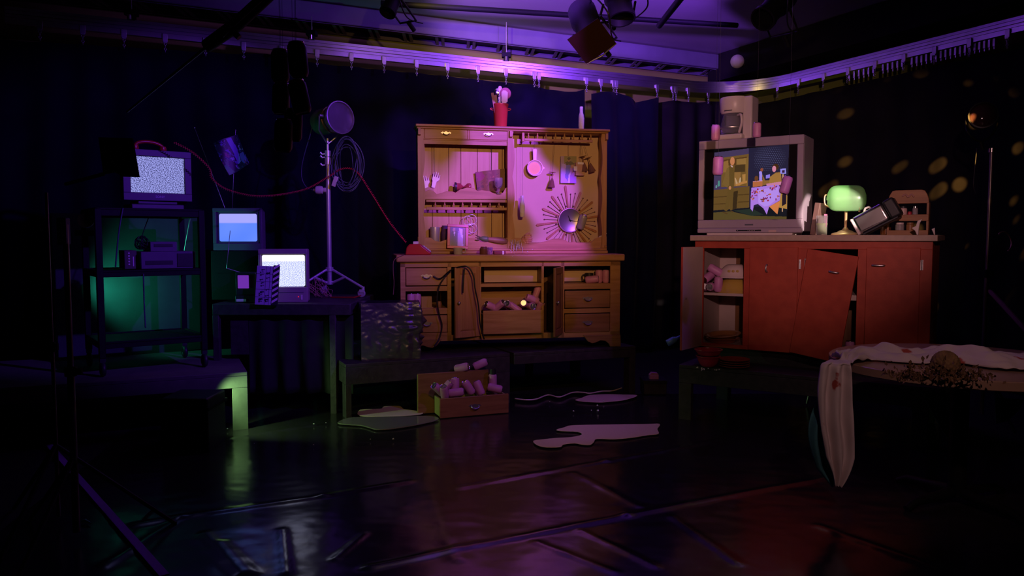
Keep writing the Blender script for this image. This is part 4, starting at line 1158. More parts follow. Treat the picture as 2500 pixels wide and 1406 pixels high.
# ================================================================== things in and on the dresser
def hang(parent, top_z, x=0.0, z=.0, y=0.0):
    MB().tube([(x, y, z), (x, y, top_z)], .0012, 5, caps=False).build('string', string_m, parent)
CAN = {}
def can(fr_or_none, c, axis, label, group=None, m=pinkcan, size=1.0, crushed=0.0, name='can', strings=None):
    """drink can centred on c, its top pointing along axis (both in frame axes)"""
    if fr_or_none:
        cw = fr_or_none.w(c); aw = fr_or_none.ux * axis[0] + fr_or_none.uy * axis[1] + Vector((0, 0, axis[2]))
    else: cw, aw = Vector(c), Vector(axis)
    q = aw.normalized().to_track_quat('Z', 'Y')
    base = cw - q @ Vector((0, 0, .061 * size))
    g = thing(name, label, 'can', base, 0, group, rot=q.to_euler())
    g.scale = (size,) * 3
    key = (m.name, crushed)
    if key not in CAN:
        n = 28; prof = [(.0, .004), (.022, .003), (.025, 0), (.031, .009), (.033, .016), (.033, .100), (.031, .108), (.026, .115)]
        b_ = MB(); rings = []
        for r, z in prof:
            ring = []
            for k in range(n):
                a = 2 * PI * k / n
                rr_ = max(r, 1e-4)
                if crushed: rr_ *= 1 - crushed * max(0, noise.noise(Vector((math.cos(a) * 1.5, math.sin(a) * 1.5, z * 28)))) * (1 if .01 < z < .11 else .2)
                ring.append(Vector((rr_ * math.cos(a), rr_ * math.sin(a), z)))
            rings.append(ring)
        b_.ring(rings); body = b_.build('wrap', m, g, smooth=50)
        l_ = MB(); l_.lathe([(.026, .1145), (.0275, .117), (.0265, .1195), (.0245, .118), (.0235, .1155), (0, .1155)], n=28); lid_ = l_.build('metal_top', chrome, g, smooth=50)
        t_ = MB(); t_.slab([(.004 * math.cos(a), .010 + .010 * math.sin(a)) if math.sin(a) > 0 else (.006 * math.cos(a), .008 * math.sin(a)) for a in [2 * PI * i / 12 for i in range(12)]], .1156, .1172); tab_ = t_.build('pull_tab', chrome, g)
        CAN[key] = (body.data, lid_.data, tab_.data)
    else:
        for nm, me in zip(('wrap', 'metal_top', 'pull_tab'), CAN[key]):
            o = bpy.data.objects.new(nm, me); C.objects.link(o); o.parent = g
    return g

# top of the dresser
b_ = d_(1222, 314, HY + .06); b_.z = ztop + .022
up = fthing(D, 'utensil_pot', 'tall red pot full of wooden utensils on top of the dresser', 'pot', b_)
MB().lathe([(0, 0), (.052, 0), (.055, .004), (.068, .19), (.071, .194), (.071, .205), (.067, .205), (.052, .012), (0, .012)], n=32).build('pot', redpot, up, smooth=40)
for s in (-1, 1): MB().tube(spline([(s * .062, 0, .15), (s * .085, 0, .155), (s * .092, 0, .165), (s * .078, 0, .168), (s * .064, 0, .165)], 5), .0045, 6).build('handle', redpot, up, smooth=180)
for k, (x, lean, h, kind) in enumerate(((-.045, -.18, .29, 'slat'), (-.025, -.12, .27, 'slat'), (.0, .0, .36, 'spoon'), (.02, .06, .33, 'paddle'), (.04, .08, .34, 'strainer'), (-.01, -.02, .34, 'ladle'))):
    M = Matrix.Translation((x * .6, (k % 3 - 1) * .02, .014)) @ Matrix.Rotation(lean, 4, 'Y')
    mb = MB()
    if kind == 'slat': mb.box(-.012, .012, -.004, .004, 0, h, M); mm = drawer_wood
    elif kind == 'spoon': mb.lathe([(.006, 0), (.006, .27), (.012, .29), (.020, .325), (.014, .35), (0, .356)], M, 14, 1, .4); mm = whitep
    elif kind == 'paddle': mb.prism([(-.008, 0), (.008, 0), (.008, .19), (.034, .215), (.032, .295), (.012, .31), (-.012, .31), (-.024, .29), (-.022, .215), (-.008, .19)], -.004, .004, M); mm = mat('cream_spatula', (.75, .6, .45), .5)
    elif kind == 'strainer': mb.cyl(M @ Vector((0, 0, 0)), M @ Vector((0, 0, .25)), .005, n=8); mb.sphere((M @ Vector((0, .01, .29))), .052, sq=(1, .35, 1), n=12); mm = mat('rosy_mesh_strainer', (.42, .14, .16), .4)
    else: mb.cyl(M @ Vector((0, 0, 0)), M @ Vector((0, 0, .26)), .005, n=8); mb.sphere((M @ Vector((0, .02, .30))), .040, sq=(1, .6, 1), n=12); mm = chrome
    mb.build(kind if kind != 'slat' else 'wooden_slat', mm, up, smooth=50)
def wrapped_bottle(c, label, fr_, h, lean=0.0, stringz=None):
    g = fthing(fr_, 'wrapped_bottle', label, 'bottle', c)
    n = 26; prof = [(0, 0), (.020, 0), (.026, .008), (.028, .05), (.029, .11), (.024, .145), (.017, .17), (.014, .205), (.015, .222), (.012, .226), (0, .226)]
    s = h / .226; rings = []
    for r, z in prof:
        ring = []
        for k in range(n):
            a = 2 * PI * k / n; f = 1 + .10 * noise.noise(Vector((math.cos(a) * 2, math.sin(a) * 2, z * 30))) + .07 * noise.noise(Vector((math.cos(a) * 6, math.sin(a) * 6, z * 70)))
            ring.append(Vector((max(r, 1e-4) * f * s * math.cos(a), max(r, 1e-4) * f * s * math.sin(a), z * s)))
        rings.append(ring)
    MB().ring(rings).build('wrapping', mat('white_paper_wrap', (.70, .66, .72), .8, bump=.4, bscale=60), g, smooth=180)
    MB().lathe([(.0152 * s, .19 * s), (.0165 * s, .195 * s), (.0165 * s, .222 * s), (.014 * s, .229 * s), (0, .229 * s)], n=18).build('cap', whitem, g, smooth=50)
    if stringz: hang(g, stringz, z=h)
    return g
b_ = d_(1419, 316, HY + .05); b_.z = ztop + .022
wrapped_bottle(b_, 'white paper-wrapped bottle standing on top of the dresser, right end', D, .205)
# hanging items, right compartment
RY = .40
c = d_(1305, 410, RY)
pan = fthing(D, 'frying_pan', 'small pale frying pan hung by its handle in the dresser\'s right compartment', 'pan', c)
Mx = Matrix.Rotation(R(90), 4, 'X')
panm = mat('cream_enamel', (.80, .62, .60), .4)
MB().lathe([(0, -.012), (.055, -.012), (.066, -.004), (.070, .016), (.073, .018), (.073, .020), (.068, .020), (.062, .002), (.052, -.006), (0, -.006)], Mx, 36).build('bowl', panm, pan, smooth=40)
MB().lathe([(0, -.0055), (.056, -.0055), (.057, -.0045), (0, -.0045)], Mx, 32).build('amber_base', mat('amber_pan_inside', (.75, .42, .10), .35), pan)
MB().prism([(-.016, .066), (.016, .066), (.020, .165), (.014, .172), (-.014, .172), (-.020, .165)], -.016, .0).build('handle', panm, pan, bevel=.004)
MB().prism([(.068, .02), (.095, .0), (.068, -.02)], -.014, -.004).build('lip', panm, pan)
hang(pan, hz(346) - c.z, 0, .17, -.008)
c = d_(1275, 530, RY - .06)
wrapped_bottle(c, 'white paper-wrapped bottle hanging on a string in front of the middle post', D, .19, stringz=hz(322) - c.z)
def wine_glass(c, label, tilt, stringz=None, sc_=1.0):
    g = fthing(D, 'wine_glass', label, 'glass', c); g.rotation_euler = (0, tilt, D.a)
    # hung foot upwards
    MB().lathe([(0, .0), (.034, .001), (.034, .003), (.006, .008), (.0035, .014), (.0035, .055)], n=22).build('foot', amberglass, g, smooth=60)
    MB().lathe([(.0035, .055), (.010, .062), (.018, .085), (.026, .115), (.033, .140), (.0318, .140), (.025, .115), (.016, .087), (0, .064)], n=24).build('bowl', amberglass, g, smooth=60)
    g.scale = (sc_, sc_, -sc_)
    if stringz: hang(g, -stringz / sc_, 0, 0)
    return g
def glass_at(xt, yt, label, tilt=0.0, stop=345, ly=RY):
    c = d_(xt, yt, ly); return wine_glass(c, label, tilt, hz(stop) - c.z)
glass_at(1349, 420, 'smoky wine glass hanging foot up on a string, right of the frying pan', R(4))
glass_at(1423, 381, 'smoky wine glass hanging foot up behind the small box, right of the photo card', R(-8))
glass_at(1436, 384, 'smoky wine glass hanging tilted at the far right of the dresser', R(-18))
# photo card
c = d_(1388, 414, RY + .02)
ph = fthing(D, 'photo_card', 'photo card of a dark-haired figure in a blue skirt hung in the right compartment', 'photo', c, turn=R(-4))
S_ = [((120, 110, 70), [(0, 0), (1, 0), (1, .4), (0, .4)]), ((150, 120, 190), [(0, 0), (.22, 0), (.22, 1), (0, 1)]), ((170, 140, 220), [(.1, .3), (.55, .25), (.5, 1), (0, 1)]),
      ((52, 40, 44), [(.28, .24), (.45, .18), (.7, .2), (.88, .28), (.8, .34), (.5, .32), (.34, .36)]), ((150, 100, 90), ('dot', .52, .14, .09, .07)), ((30, 20, 26), ('dot', .52, .09, .10, .05)),
      ((84, 80, 190), [(.34, .34), (.62, .34), (.58, .7), (.48, .95), (.28, .8)]), ((150, 80, 210), [(.62, .4), (.98, .42), (.98, 1), (.55, 1)]), ((160, 110, 110), ('dot', .75, .38, .09, .07)), ((200, 190, 230), [(.5, .7), (.62, .6), (.58, 1), (.46, 1)])]
im = raster(32, 48, (140, 110, 180), S_, (0, 1, 0, 1))
pw, phh = .148, .245
MB().box(-pw / 2, pw / 2, .0005, .004, -phh / 2, phh / 2).build('card', whitem, ph)
picture('print', im, attr_mat('photo_print', 0, .4), lambda u, v: Vector(((u - .5) * pw, -.001, (.5 - v) * phh)), ph)
hang(ph, hz(346) - c.z, 0, phh / 2)
c = d_(1417, 412, RY - .01)
bx = fthing(D, 'small_box', 'small open cardboard box with a white tag, hung right of the photo card', 'box', c, turn=R(8))
MB().box(-.045, .045, 0, .004, -.06, .055).box(-.045, .045, .004, .05, .046, .055).box(-.045, .045, .004, .05, -.06, -.051).box(-.045, -.038, .004, .05, -.051, .046).box(.038, .045, .004, .05, -.051, .046).build('card', mat('brown_card', (.50, .30, .20), .7), bx)
MB().box(-.07, -.035, -.006, -.002, -.02, .02).box(-.03, .03, -.006, -.002, .04, .06).build('white_tag', whitem, bx)
hang(bx, hz(346) - c.z, 0, .055)
# sunburst clock
c = d_(1391, 538, RY + .05)
ck = fthing(D, 'sunburst_clock', 'sunburst wall clock with radiating wooden rays and a steel face in the dresser', 'clock', c)
MB().lathe([(0, -.012), (.100, -.012), (.112, -.006), (.114, .010), (.108, .014), (.104, .012), (.0, .012)], Mx, 48).build('face', mat('brushed_clock_face', (.34, .32, .30), .3, .9), ck, smooth=35)
MB().torus((0, -.012, 0), .110, .006, Mx, 48, 8).build('bezel', mat('rosy_bezel', (.5, .3, .36), .35, .6), ck, smooth=180)
cw_ = wood('ray_wood', (.40, .17, .07), (.28, .10, .04), axis=2)
for k in range(12):
    a = R(90 - 30 * k + 8); ln = .275 if k % 3 else .315
    M = Matrix.Rotation(-(a - PI / 2), 4, 'Y')
    MB().prism([(-.006, .10), (.006, .10), (.0115, ln), (0, ln + .012), (-.0115, ln)], -.003, .006, M).build('ray', cw_, ck, bevel=.002)
    for da, l2 in ((10, .255), (20, .243)):
        a2 = a + R(da); e = Vector((math.cos(a2) * l2, .002, math.sin(a2) * l2)); s = Vector((math.cos(a2) * .105, .002, math.sin(a2) * .105))
        m2 = MB(); m2.tube([s, e], .0022, 6); m2.sphere(e, .0065, n=7); m2.build('pin_ray', mat('dark_pin', (.12, .04, .05), .4) if k == 0 and da == 10 else bpy.data.materials['dark_pin'], ck, smooth=180)
    MB().sphere((math.cos(a + .13) * .135, .0, math.sin(a + .13) * .135), .008, n=7).build('bead', bpy.data.materials['dark_pin'], ck, smooth=180)
for a, l, w_ in ((100, .07, .004), (-25, .05, .005)):
    MB().prism([(-w_, -.012), (w_, -.012), (.0012, l), (-.0012, l)], -.0175, -.016, Matrix.Rotation(R(a), 4, 'Y')).build('hand', blackm, ck)
can(D, d_(1421, 541, RY - .02), (.2, -.3, .92), 'blank silver-white can hanging in front of the sunburst clock face', m=mat('silver_white_can', (.36, .34, .36), .4, .2), size=1.12)
# shell
c = d_(1284, 584, RY - .08)
sh = fthing(D, 'seashell', 'pink spiny seashell on the skirting at the foot of the middle post', 'shell', c)
def shell(u, v):
    a = u * 2 * PI; z = -.055 + v * .115
    r = .045 * math.sin(PI * min(1, v * .9 + .08)) ** .7 * (1 + .16 * math.sin(a * 5 + v * 9) + .1 * math.sin(v * 40))
    return Vector((r * math.cos(a) + .02 * v, r * math.sin(a) * .7, z))
MB().sheet(shell, 40, 30).build('body', mat('pink_shell', (.68, .32, .32), .25, col2=(.5, .25, .12), vscale=20, bump=.6, bscale=40), sh, smooth=180)
MB().sphere((-.06, -.01, -.012), .020, sq=(1.2, .8, .7)).build('pink_lip', mat('pink_lip', (.75, .2, .25), .25), sh, smooth=180)

sp_ = fthing(D, 'paper_scrap', 'small crumpled white paper scrap on the right end of the wavy skirting', 'paper', d_(1471, 580, HY + .02))
rr = random.Random(31)
MB().sheet(lambda u, v: Vector((-.035 + .07 * u, .03 * (v - .5), .012 * math.sin(u * 7 + v * 4) + .03 * u)), 14, 8).build('paper', whitem, sp_, smooth=180, solid=.001)
ob_ = fthing(D, 'amber_bauble', 'small shiny amber bauble under the sunburst rays, right end of the skirting', 'bauble', d_(1441, 592, HY + .06))
MB().sphere((0, 0, 0), .016).build('ball', mat('amber_gloss', (.5, .22, .06), .12), ob_, smooth=180)
MB().cyl((0, 0, .014), (0, 0, .022), .005, n=10).build('cap', chrome, ob_)
# left compartment
LYY = .40
c = d_(1052, 445, LYY)
gv = fthing(D, 'wooden_hand', 'pair of pale hand-shaped salad servers hung at the left of the dresser', 'salad servers', c)
def hand_server(M, m):
    pts = [(-.016, -.07), (.016, -.07), (.020, -.01), (.040, .01), (.037, .055), (.031, .055), (.028, .026), (.023, .026), (.020, .072), (.012, .072), (.009, .028), (.004, .028), (.001, .076), (-.007, .076), (-.009, .028), (-.014, .028), (-.018, .066), (-.026, .064), (-.026, .0), (-.020, -.012)]
    return MB().prism(pts, -.004, .004, M).build('server', m, gv, bevel=.002)
hand_server(Matrix.Translation((.035, 0, .02)) @ Matrix.Rotation(R(14), 4, 'Y'), whitep)
hand_server(Matrix.Translation((-.045, .02, -.015)) @ Matrix.Rotation(R(-12), 4, 'Y'), whitep)
MB().prism([(-.07, -.06), (-.02, -.04), (.02, -.055), (.03, -.085), (.0, -.115), (-.06, -.11)], .006, .012).build('tag', mat('tan_card', (.45, .3, .16), .7), gv)
hang(gv, hz(346) - c.z, .035, .05)
c = d_(1132, 456, LYY - .03)
wg = fthing(D, 'glass_goblet', 'dark red goblet hanging sideways above the left shelf', 'glass', c); wg.rotation_euler = (0, R(90), D.a)
gm = mat('dark_red_glass', (.30, .05, .05), .12, spec=.8)
MB().lathe([(.034, -.075), (.032, -.03), (.012, -.012), (.007, 0), (.012, .012), (.030, .03), (.034, .05), (.030, .064), (.0, .070)], n=26).build('cup', gm, wg, smooth=60)
MB().lathe([(.0, -.080), (.040, -.080), (.038, -.066), (0, -.066)], n=26).build('base', blackp, wg, smooth=40)
c = d_(1199, 440, LYY + .02)
pl = fthing(D, 'placemat', 'brown patterned placemat with torn edge hung behind the goblet, left compartment', 'placemat', c, turn=0)
S_ = []
rr = random.Random(21)
for k in range(60):
    cx, cy = rr.random(), rr.random(); s = rr.uniform(.03, .10)
    S_.append((rr.choice([(120, 70, 30), (96, 52, 22), (150, 96, 50), (80, 40, 20), (130, 84, 44)]), [(cx + s * rr.uniform(-1, 1), cy + s * rr.uniform(-1, 1)) for _ in range(5)]))
S_.append(((130, 20, 70), [(.02, .05), (.22, .02), (.28, .25), (.16, .45), (.05, .42)]))
im = raster(40, 30, (112, 64, 28), S_, (0, 1, 0, 1))
q4 = [d_(x, y, LYY + .02) - c for x, y in ((1160, 420), (1239, 411), (1240, 466), (1166, 472))]
picture('mat', im, attr_mat('placemat_print', 0, .55), lambda u, v: (q4[0] * (1-u) + q4[1] * u) * (1-v) + (q4[3] * (1-u) + q4[2] * u) * v + Vector((0, .004 * math.sin(u * 12), .006 * math.sin(u * 17) * v)), pl)
hang(pl, hz(346) - c.z, 0, .05, .0)
c = d_(1217, 474, LYY - .08)
gb = fthing(D, 'glass_goblet', 'clear stemmed goblet in front of the brown placemat', 'glass', c)
MB().lathe([(0, 0), (.030, 0), (.030, .003), (.006, .008), (.0045, .045)], n=24).build('foot', glass, gb, smooth=60)
MB().lathe([(.0045, .045), (.020, .055), (.034, .075), (.038, .11), (.036, .145), (.0345, .145), (.036, .11), (.032, .078), (0, .056)], n=28).build('bowl', glass, gb, smooth=60)
c = d_(1146, 551, LYY)
rg = fthing(D, 'ring_trivet', 'four linked wire rings hanging below the spindle shelf', 'rings', c)
for dx, dy, r in ((-.018, .045, .042), (.022, .055, .044), (-.010, -.030, .042), (.030, -.022, .040)):
    MB().torus((dx, 0.0, dy), r, .0028, Mx, 30, 6).build('ring', steel, rg, smooth=180)
hang(rg, d_(1148, 513, SY).z - c.z, .015, .095)
# on the hutch floor / worktop
def on_top(x, ly, z=None): p = d_(x, 600, ly); p.z = zc1 if z is None else z; return p
def cup_like(name, label, cat, x, ly, prof, m, z=None, handle=None, n=26, hm=None):
    g = fthing(D, name, label, cat, on_top(x, ly, z))
    MB().lathe(prof, n=n).build('body', m, g, smooth=40)
    if handle:
        r, z0, z1 = handle
        MB().tube(spline([(r, 0, z1), (r + .022, 0, z1), (r + .028, 0, (z0 + z1) / 2), (r + .018, 0, z0), (r, 0, z0)], 5), .0045, 8).build('handle', hm or m, g, smooth=180)
    return g
zs = d_(1250, 606, HY).z
sk_y = HY + .05
MB_ = None
cup_like('steel_tumbler', 'shiny steel tumbler behind the skirting at the left end of the hutch', 'tumbler', 1062, .38, [(0, 0), (.038, 0), (.040, .005), (.043, .135), (.041, .137), (.036, .01), (0, .01)], standm, z=d_(1062, 592, .30).z)
shf = MB().box(H0 + .025, H1 - .025, HY + .026, HB - .01, zc1 + .012, d_(1062, 592, .30).z - .001); shf.build('hutch_floor', pine, dr)
fz = d_(1062, 592, .30).z
c = d_(1117, 608, HY - .05); c.z = d_(1117, 607, HY - .05).z
pf = fthing(D, 'framed_photo', 'pink-framed photo of a bride and groom leaning over the skirting', 'picture frame', c); pf.rotation_euler = (R(-10), R(3), D.a)
fw, fh = .185, .215
mb = MB(); mb.box(-fw/2, fw/2, -.006, .010, 0, .024).box(-fw/2, fw/2, -.006, .010, fh - .024, fh).box(-fw/2, -fw/2 + .024, -.006, .010, .024, fh - .024).box(fw/2 - .024, fw/2, -.006, .010, .024, fh - .024)
mb.build('frame', mat('pink_frame', (.62, .16, .20), .4), pf, bevel=.003)
S_ = [((70, 40, 130), [(0, 0), (1, 0), (1, 1), (0, 1)]), ((96, 52, 30), [(.8, 0), (1, 0), (1, 1), (.85, 1)]), ((36, 24, 80), [(.12, .22), (.42, .2), (.46, 1), (.08, 1)]), ((176, 130, 160), ('dot', .26, .14, .09, .1)), ((200, 190, 230), [(.22, .24), (.34, .24), (.28, .5)]), ((170, 140, 220), [(.52, .2), (.8, .25), (.86, 1), (.5, 1)]), ((190, 150, 180), ('dot', .63, .16, .08, .09)), ((210, 200, 240), [(.56, .05), (.78, .08), (.84, .6), (.72, .5)])]
im = raster(30, 40, (70, 40, 130), S_, (0, 1, 0, 1))
picture('photograph', im, attr_mat('wedding_print', 0, .3), lambda u, v: Vector(((u - .5) * (fw - .046), .002, fh - .023 - v * (fh - .046))), pf)
MB().box(-fw/2 + .01, fw/2 - .01, .010, .013, .01, fh - .01).build('backing', mat('tan_card_back', (.4, .26, .15), .7), pf)
c = on_top(1117, .08); z0m = zc1
cup_like('mug', 'pale mug standing on the worktop under the pink picture frame', 'mug', 1118, .085, [(0, 0), (.034, 0), (.037, .004), (.040, .058), (.038, .058), (.034, .006), (0, .006)], mat('grey_mug', (.40, .36, .40), .35), handle=(.038, .015, .05))
cup_like('jar', 'dark squat jar on the worktop left of the patterned glass', 'jar', 1181, .09, [(0, 0), (.032, 0), (.036, .006), (.036, .05), (.028, .058), (.026, .066), (0, .066)], mat('brown_glaze', (.14, .05, .03), .3))
cup_like('tumbler', 'small patterned violet glass on the worktop, right of the dark jar', 'tumbler', 1195, .075, [(0, 0), (.024, 0), (.028, .06), (.026, .06), (.022, .004), (0, .004)], mat('violet_pattern_glass', (.45, .2, .6), .2, col2=(.2, .06, .3), vscale=60))
pk = fthing(D, 'small_packet', 'small dark packet lying on the worktop left of the white drips', 'packet', on_top(1219, .07), turn=R(12))
MB().box(-.055, .055, -.02, .02, 0, .030).build('packet', mat('maroon_packet', (.25, .05, .08), .4), pk, bevel=.006)
MB().box(.02, .035, -.021, .021, -.0001, .0305).build('band', whitem, pk)
# knob-ended gourd
c = d_(1210, 586, HY + .0); 
gd = fthing(D, 'gourd', 'long brown gourd with a green end lying along the wavy skirting', 'gourd', c); gd.rotation_euler = (0, R(96), D.a)
MB().lathe([(0, -.115), (.016, -.11), (.019, -.07), (.024, -.03), (.029, .02), (.030, .07), (.022, .105), (0, .115)], n=22).build('body', mat('tan_gourd', (.26, .15, .05), .5, var=.3), gd, smooth=180)
MB().lathe([(.0, -.150), (.010, -.146), (.022, -.120), (.0235, -.085), (.020, -.068), (.0, -.066)], n=22).build('green_end', mat('green_gourd_end', (.10, .17, .05), .5), gd, smooth=180)
for k in range(3):
    MB().tube([(.008 * (k - 1), 0, -.14), (.018 * (k - 1), .0, -.165), (.022 * (k - 1) - .004, .0, -.185)], [.008, .006, .003], 6).build('stem_tip', mat('dark_stem', (.10, .09, .03), .6) if k == 0 else bpy.data.materials['dark_stem'], gd, smooth=180)
cup_like('small_jug', 'small dark jug at the back, behind the gourd', 'jug', 1090, .40, [(0, 0), (.040, 0), (.046, .02), (.046, .09), (.036, .13), (.040, .15), (.036, .15), (.03, .13), (0, .01)], mat('dark_violet_jug', (.10, .05, .12), .5), z=fz)
# red telephone on the worktop's left end
c = on_top(1018, .10)
tp = fthing(D, 'telephone', 'red desk telephone without its handset at the left end of the dresser worktop', 'telephone', c, turn=R(-8))
MB().prism([(-.095, 0), (.12, 0), (.12, .018), (.05, .072), (.03, .09), (-.06, .09), (-.085, .06)], -.08, .08).build('body', redp, tp, bevel=.010, seg=3)
M = Matrix.Translation((.082, 0, .047)) @ Matrix.Rotation(R(38), 4, 'Y')
MB().box(-.045, .045, -.06, .06, 0, .006, M).build('keypad', mat('violet_keypad', (.30, .22, .5), .35), tp, bevel=.002)
for i in range(3):
    for j in range(4): MB().box(-.036 + j * .020, -.022 + j * .020, -.042 + i * .030, -.022 + i * .030, .006, .010, M).build('key', whitep, tp)
for s in (-1, 1): MB().box(-.03, .01, s * .055 - .012, s * .055 + .012, .088, .112).build('cradle_hook', whitep, tp, bevel=.004)
tag(MB().tube(spline([D.w(d_(986, 622, -.042)), D.w(d_(963, 634, -.05)), D.w(d_(960, 660, -.04)), D.w(d_(962, 690, -.03)), D.w(d_(960, 720, -.03))], 8), .003, 6).build('cable', mat('thin_brown_cord', (.2, .08, .08), .5), smooth=180), 'thin reddish cord trailing down the dresser\'s left side from the telephone', 'cable')
# cans in the dresser
zsh = Z(753, 0, 1040)
for x, label in ((1003, 'pink can standing at the far left in the dresser\'s left open slot'), (1018, 'pink can standing second from the left in the dresser\'s left open slot')):
    p = d_(x, 735, .05); p.z = zsh + .061 * 1.05; can(D, p, (.02, 0, 1), label, size=1.05)
p = d_(1041, 745, .10); p.z = zsh
sb = fthing(D, 'small_box', 'small tan cardboard box beside the pink cans in the left open slot', 'box', p)
MB().box(-.045, .045, -.02, .05, 0, .095).build('box', mat('tan_box', (.42, .26, .09), .7), sb, bevel=.003)
MB().box(-.055, .055, -.04, .06, .0, .004).build('base_flap', mat('tan_flap', (.5, .34, .16), .7), sb)
p = d_(1068, 750, .12); p.z = zsh
cup_like('bottle_stopper', 'small brown stopper right of the tan box in the left open slot', 'stopper', 1071, .10, [(0, 0), (.022, 0), (.026, .03), (.02, .05), (0, .055)], drawer_wood, z=zsh)
zs2 = Z(692, 0, 1435)
for x, label in ((1462, 'pink can standing left in the dresser\'s right open slot'), (1479, 'pink can standing at the right end of the dresser\'s right open slot')):
    p = d_(x, 670, .10); p.z = zs2 + .061 * .98; can(D, p, (0, 0, 1), label, size=.98)
p = d_(1446, 684, .05); p.z = zs2 + .033; can(D, p, (.95, -.3, .12), 'pink can lying on its side in the dresser\'s right open slot, silver end out')
p = d_(1438, 680, .15); p.z = zs2
dj = fthing(D, 'dark_mug', 'dark mug behind the lying can in the dresser\'s right open slot', 'mug', p)
MB().lathe([(0, 0), (.035, 0), (.038, .085), (.035, .085), (.032, .006), (0, .006)], n=22).build('body', blackp, dj, smooth=40)
MB().tube(spline([(-.036, 0, .07), (-.06, 0, .066), (-.06, 0, .03), (-.036, 0, .02)], 5), .005, 8).build('handle', blackp, dj, smooth=180)
zmid = Z(757, -.06) - .03
mids = [((1199, 748), (-.8, -.3, .4), 'leftmost pink can peeping over the dresser\'s middle drawer', 0), ((1219, 746), (.5, -.5, .5), 'crushed pink can second from the left in the dresser\'s middle drawer', .35), ((1241, 744), (-.4, -.75, .3), 'pink can with silver end facing out, middle of the dresser\'s middle drawer', 0),
        ((1258, 752), (.7, -.2, -.5), 'crushed pink can lying low in the middle of the dresser\'s middle drawer', .35), ((1278, 742), (-.2, -.9, .25), 'pink can whose silver top faces the room, in the middle drawer right of centre', 0), ((1296, 748), (.15, -.95, .1), 'pink can on its side, dark open end out, right part of the middle drawer', 0),
        ((1300, 730), (.9, .1, -.35), 'pink can lying across the heap in the middle drawer', .2), ((1310, 714), (.35, .1, .95), 'pinched pink can standing on end on top of the middle drawer heap', .5), ((1318, 748), (.2, -.5, .8), 'rightmost pink can in the dresser\'s middle drawer', .35)]
for (x, y), a, l, cr_ in mids: can(D, d_(x, y, .02 + .02 * ((x * 7) % 3)), a, l, 'pink cans heaped in the dresser\'s middle drawer', crushed=cr_)
# black cables over the dresser front
tag(MB().tube(spline([D.w(p) for p in (d_(1098, 664, -.01), d_(1085, 678, -.05), d_(1072, 700, -.05), d_(1067, 735, -.05), d_(1073, 770, -.05), d_(1079, 795, -.05), d_(1073, 825, -.06), d_(1060, 845, -.1))], 8), .006, 8).build('cable', cable_m, smooth=180), 'black cable hanging over the dresser\'s left drawers', 'cable')
tag(MB().tube(spline([D.w(p) for p in (d_(1058, 674, -.03), d_(1075, 680, -.04), d_(1100, 660, -.08), d_(1130, 650, -.13), d_(1146, 655, -.14), d_(1156, 675, -.14), d_(1160, 705, -.14), d_(1168, 745, -.13), d_(1172, 790, -.12), d_(1182, 828, -.11))], 8), .006, 8).build('cable', cable_m, smooth=180), 'black cable looped over the dresser\'s open left door', 'cable')
tag(MB().tube(spline([D.w(p) for p in (d_(1134, 654, -.14), d_(1131, 690, -.14), d_(1130, 715, -.13))], 8), .006, 8).build('cable', cable_m, smooth=180), 'short black strap hanging on the inside of the open left door', 'cable')

# ================================================================== drawers of cans on the floor
G = Frame(on(1074, 1022, .012), R(21))
g_ = lambda x, y, ly=0.0: G.px(x, y, ly)
GW = g_(1242, 1000).x; GH = g_(1150, 968).z
def floor_drawer(fr_, w_, h_, dpt, label):
    g = thing('drawer', label, 'drawer', fr_.o, fr_.a)
    MB().box(0, w_, 0, .02, 0, h_).build('front_panel', drawer_wood, g, bevel=.004)
    pull(g, w_ * .5, h_ * .52, 0, 1.0)
    MB().box(.01, .024, .02, dpt, .005, h_ * .94).box(w_ - .024, w_ - .01, .02, dpt, .005, h_ * .94).build('side_board', drawer_side, g)
    MB().box(.024, w_ - .024, dpt - .014, dpt, .005, h_ * .9).build('back_panel', drawer_side, g)
    MB().box(.024, w_ - .024, .02, dpt - .014, .012, .02).build('bottom_panel', drawer_side, g)
    return g
floor_drawer(G, GW, GH, .19, 'wooden drawer full of pink cans on the floor in front of the platform')
gx2 = G.px(1020, 950, .205).x; G2 = Frame(G.w((gx2, .205, 0)), G.a)
h2 = G2.px(1100, 908, 0).z
pw2 = G2.px(1193, 920, 0).x
floor_drawer(G2, pw2, h2, .065, 'taller wooden drawer standing behind the front can drawer, two cans on it')
zf = GH
fc = [((1070, 950), .07, (-.7, -.3, .6), 'crumpled silvery-pink can at the far left of the floor drawer heap', .4), ((1084, 957), .05, (-.25, -.4, .9), 'pink can standing tilted at the front left of the floor drawer', .15), ((1111, 939), .13, (.06, .1, 1), 'pink can standing upright at the back of the floor drawer, left of centre', 0), ((1114, 958), .06, (.95, -.2, .1), 'pink can lying flat at the front of the floor drawer', 0),
      ((1143, 945), .10, (-.5, .1, .8), 'pink can leaning left in the middle of the floor drawer', 0), ((1169, 946), .09, (-.3, .3, .9), 'pink can leaning back, its silver base showing, right of centre in the floor drawer', 0), ((1203, 929), .13, (0, .05, 1), 'pink can standing highest at the right back of the floor drawer', 0), ((1209, 948), .08, (.85, -.35, -.2), 'pink can lying tipped at the right end of the floor drawer', 0),
      ((1090, 944), .13, (.5, -.3, .6), 'crushed pink can behind the left cans of the floor drawer', .4)]
for (x, y), ly, a, l, cr_ in fc: can(G, g_(x, y, ly), a, l, 'pink cans in the floor drawer', crushed=cr_)
p = G2.px(1128, 904, .02); p.z = h2 + .026; can(G2, p, (.75, -.6, .25), 'pink can with a bright silver end lying on the back floor drawer, left', 'pink cans on the back floor drawer')
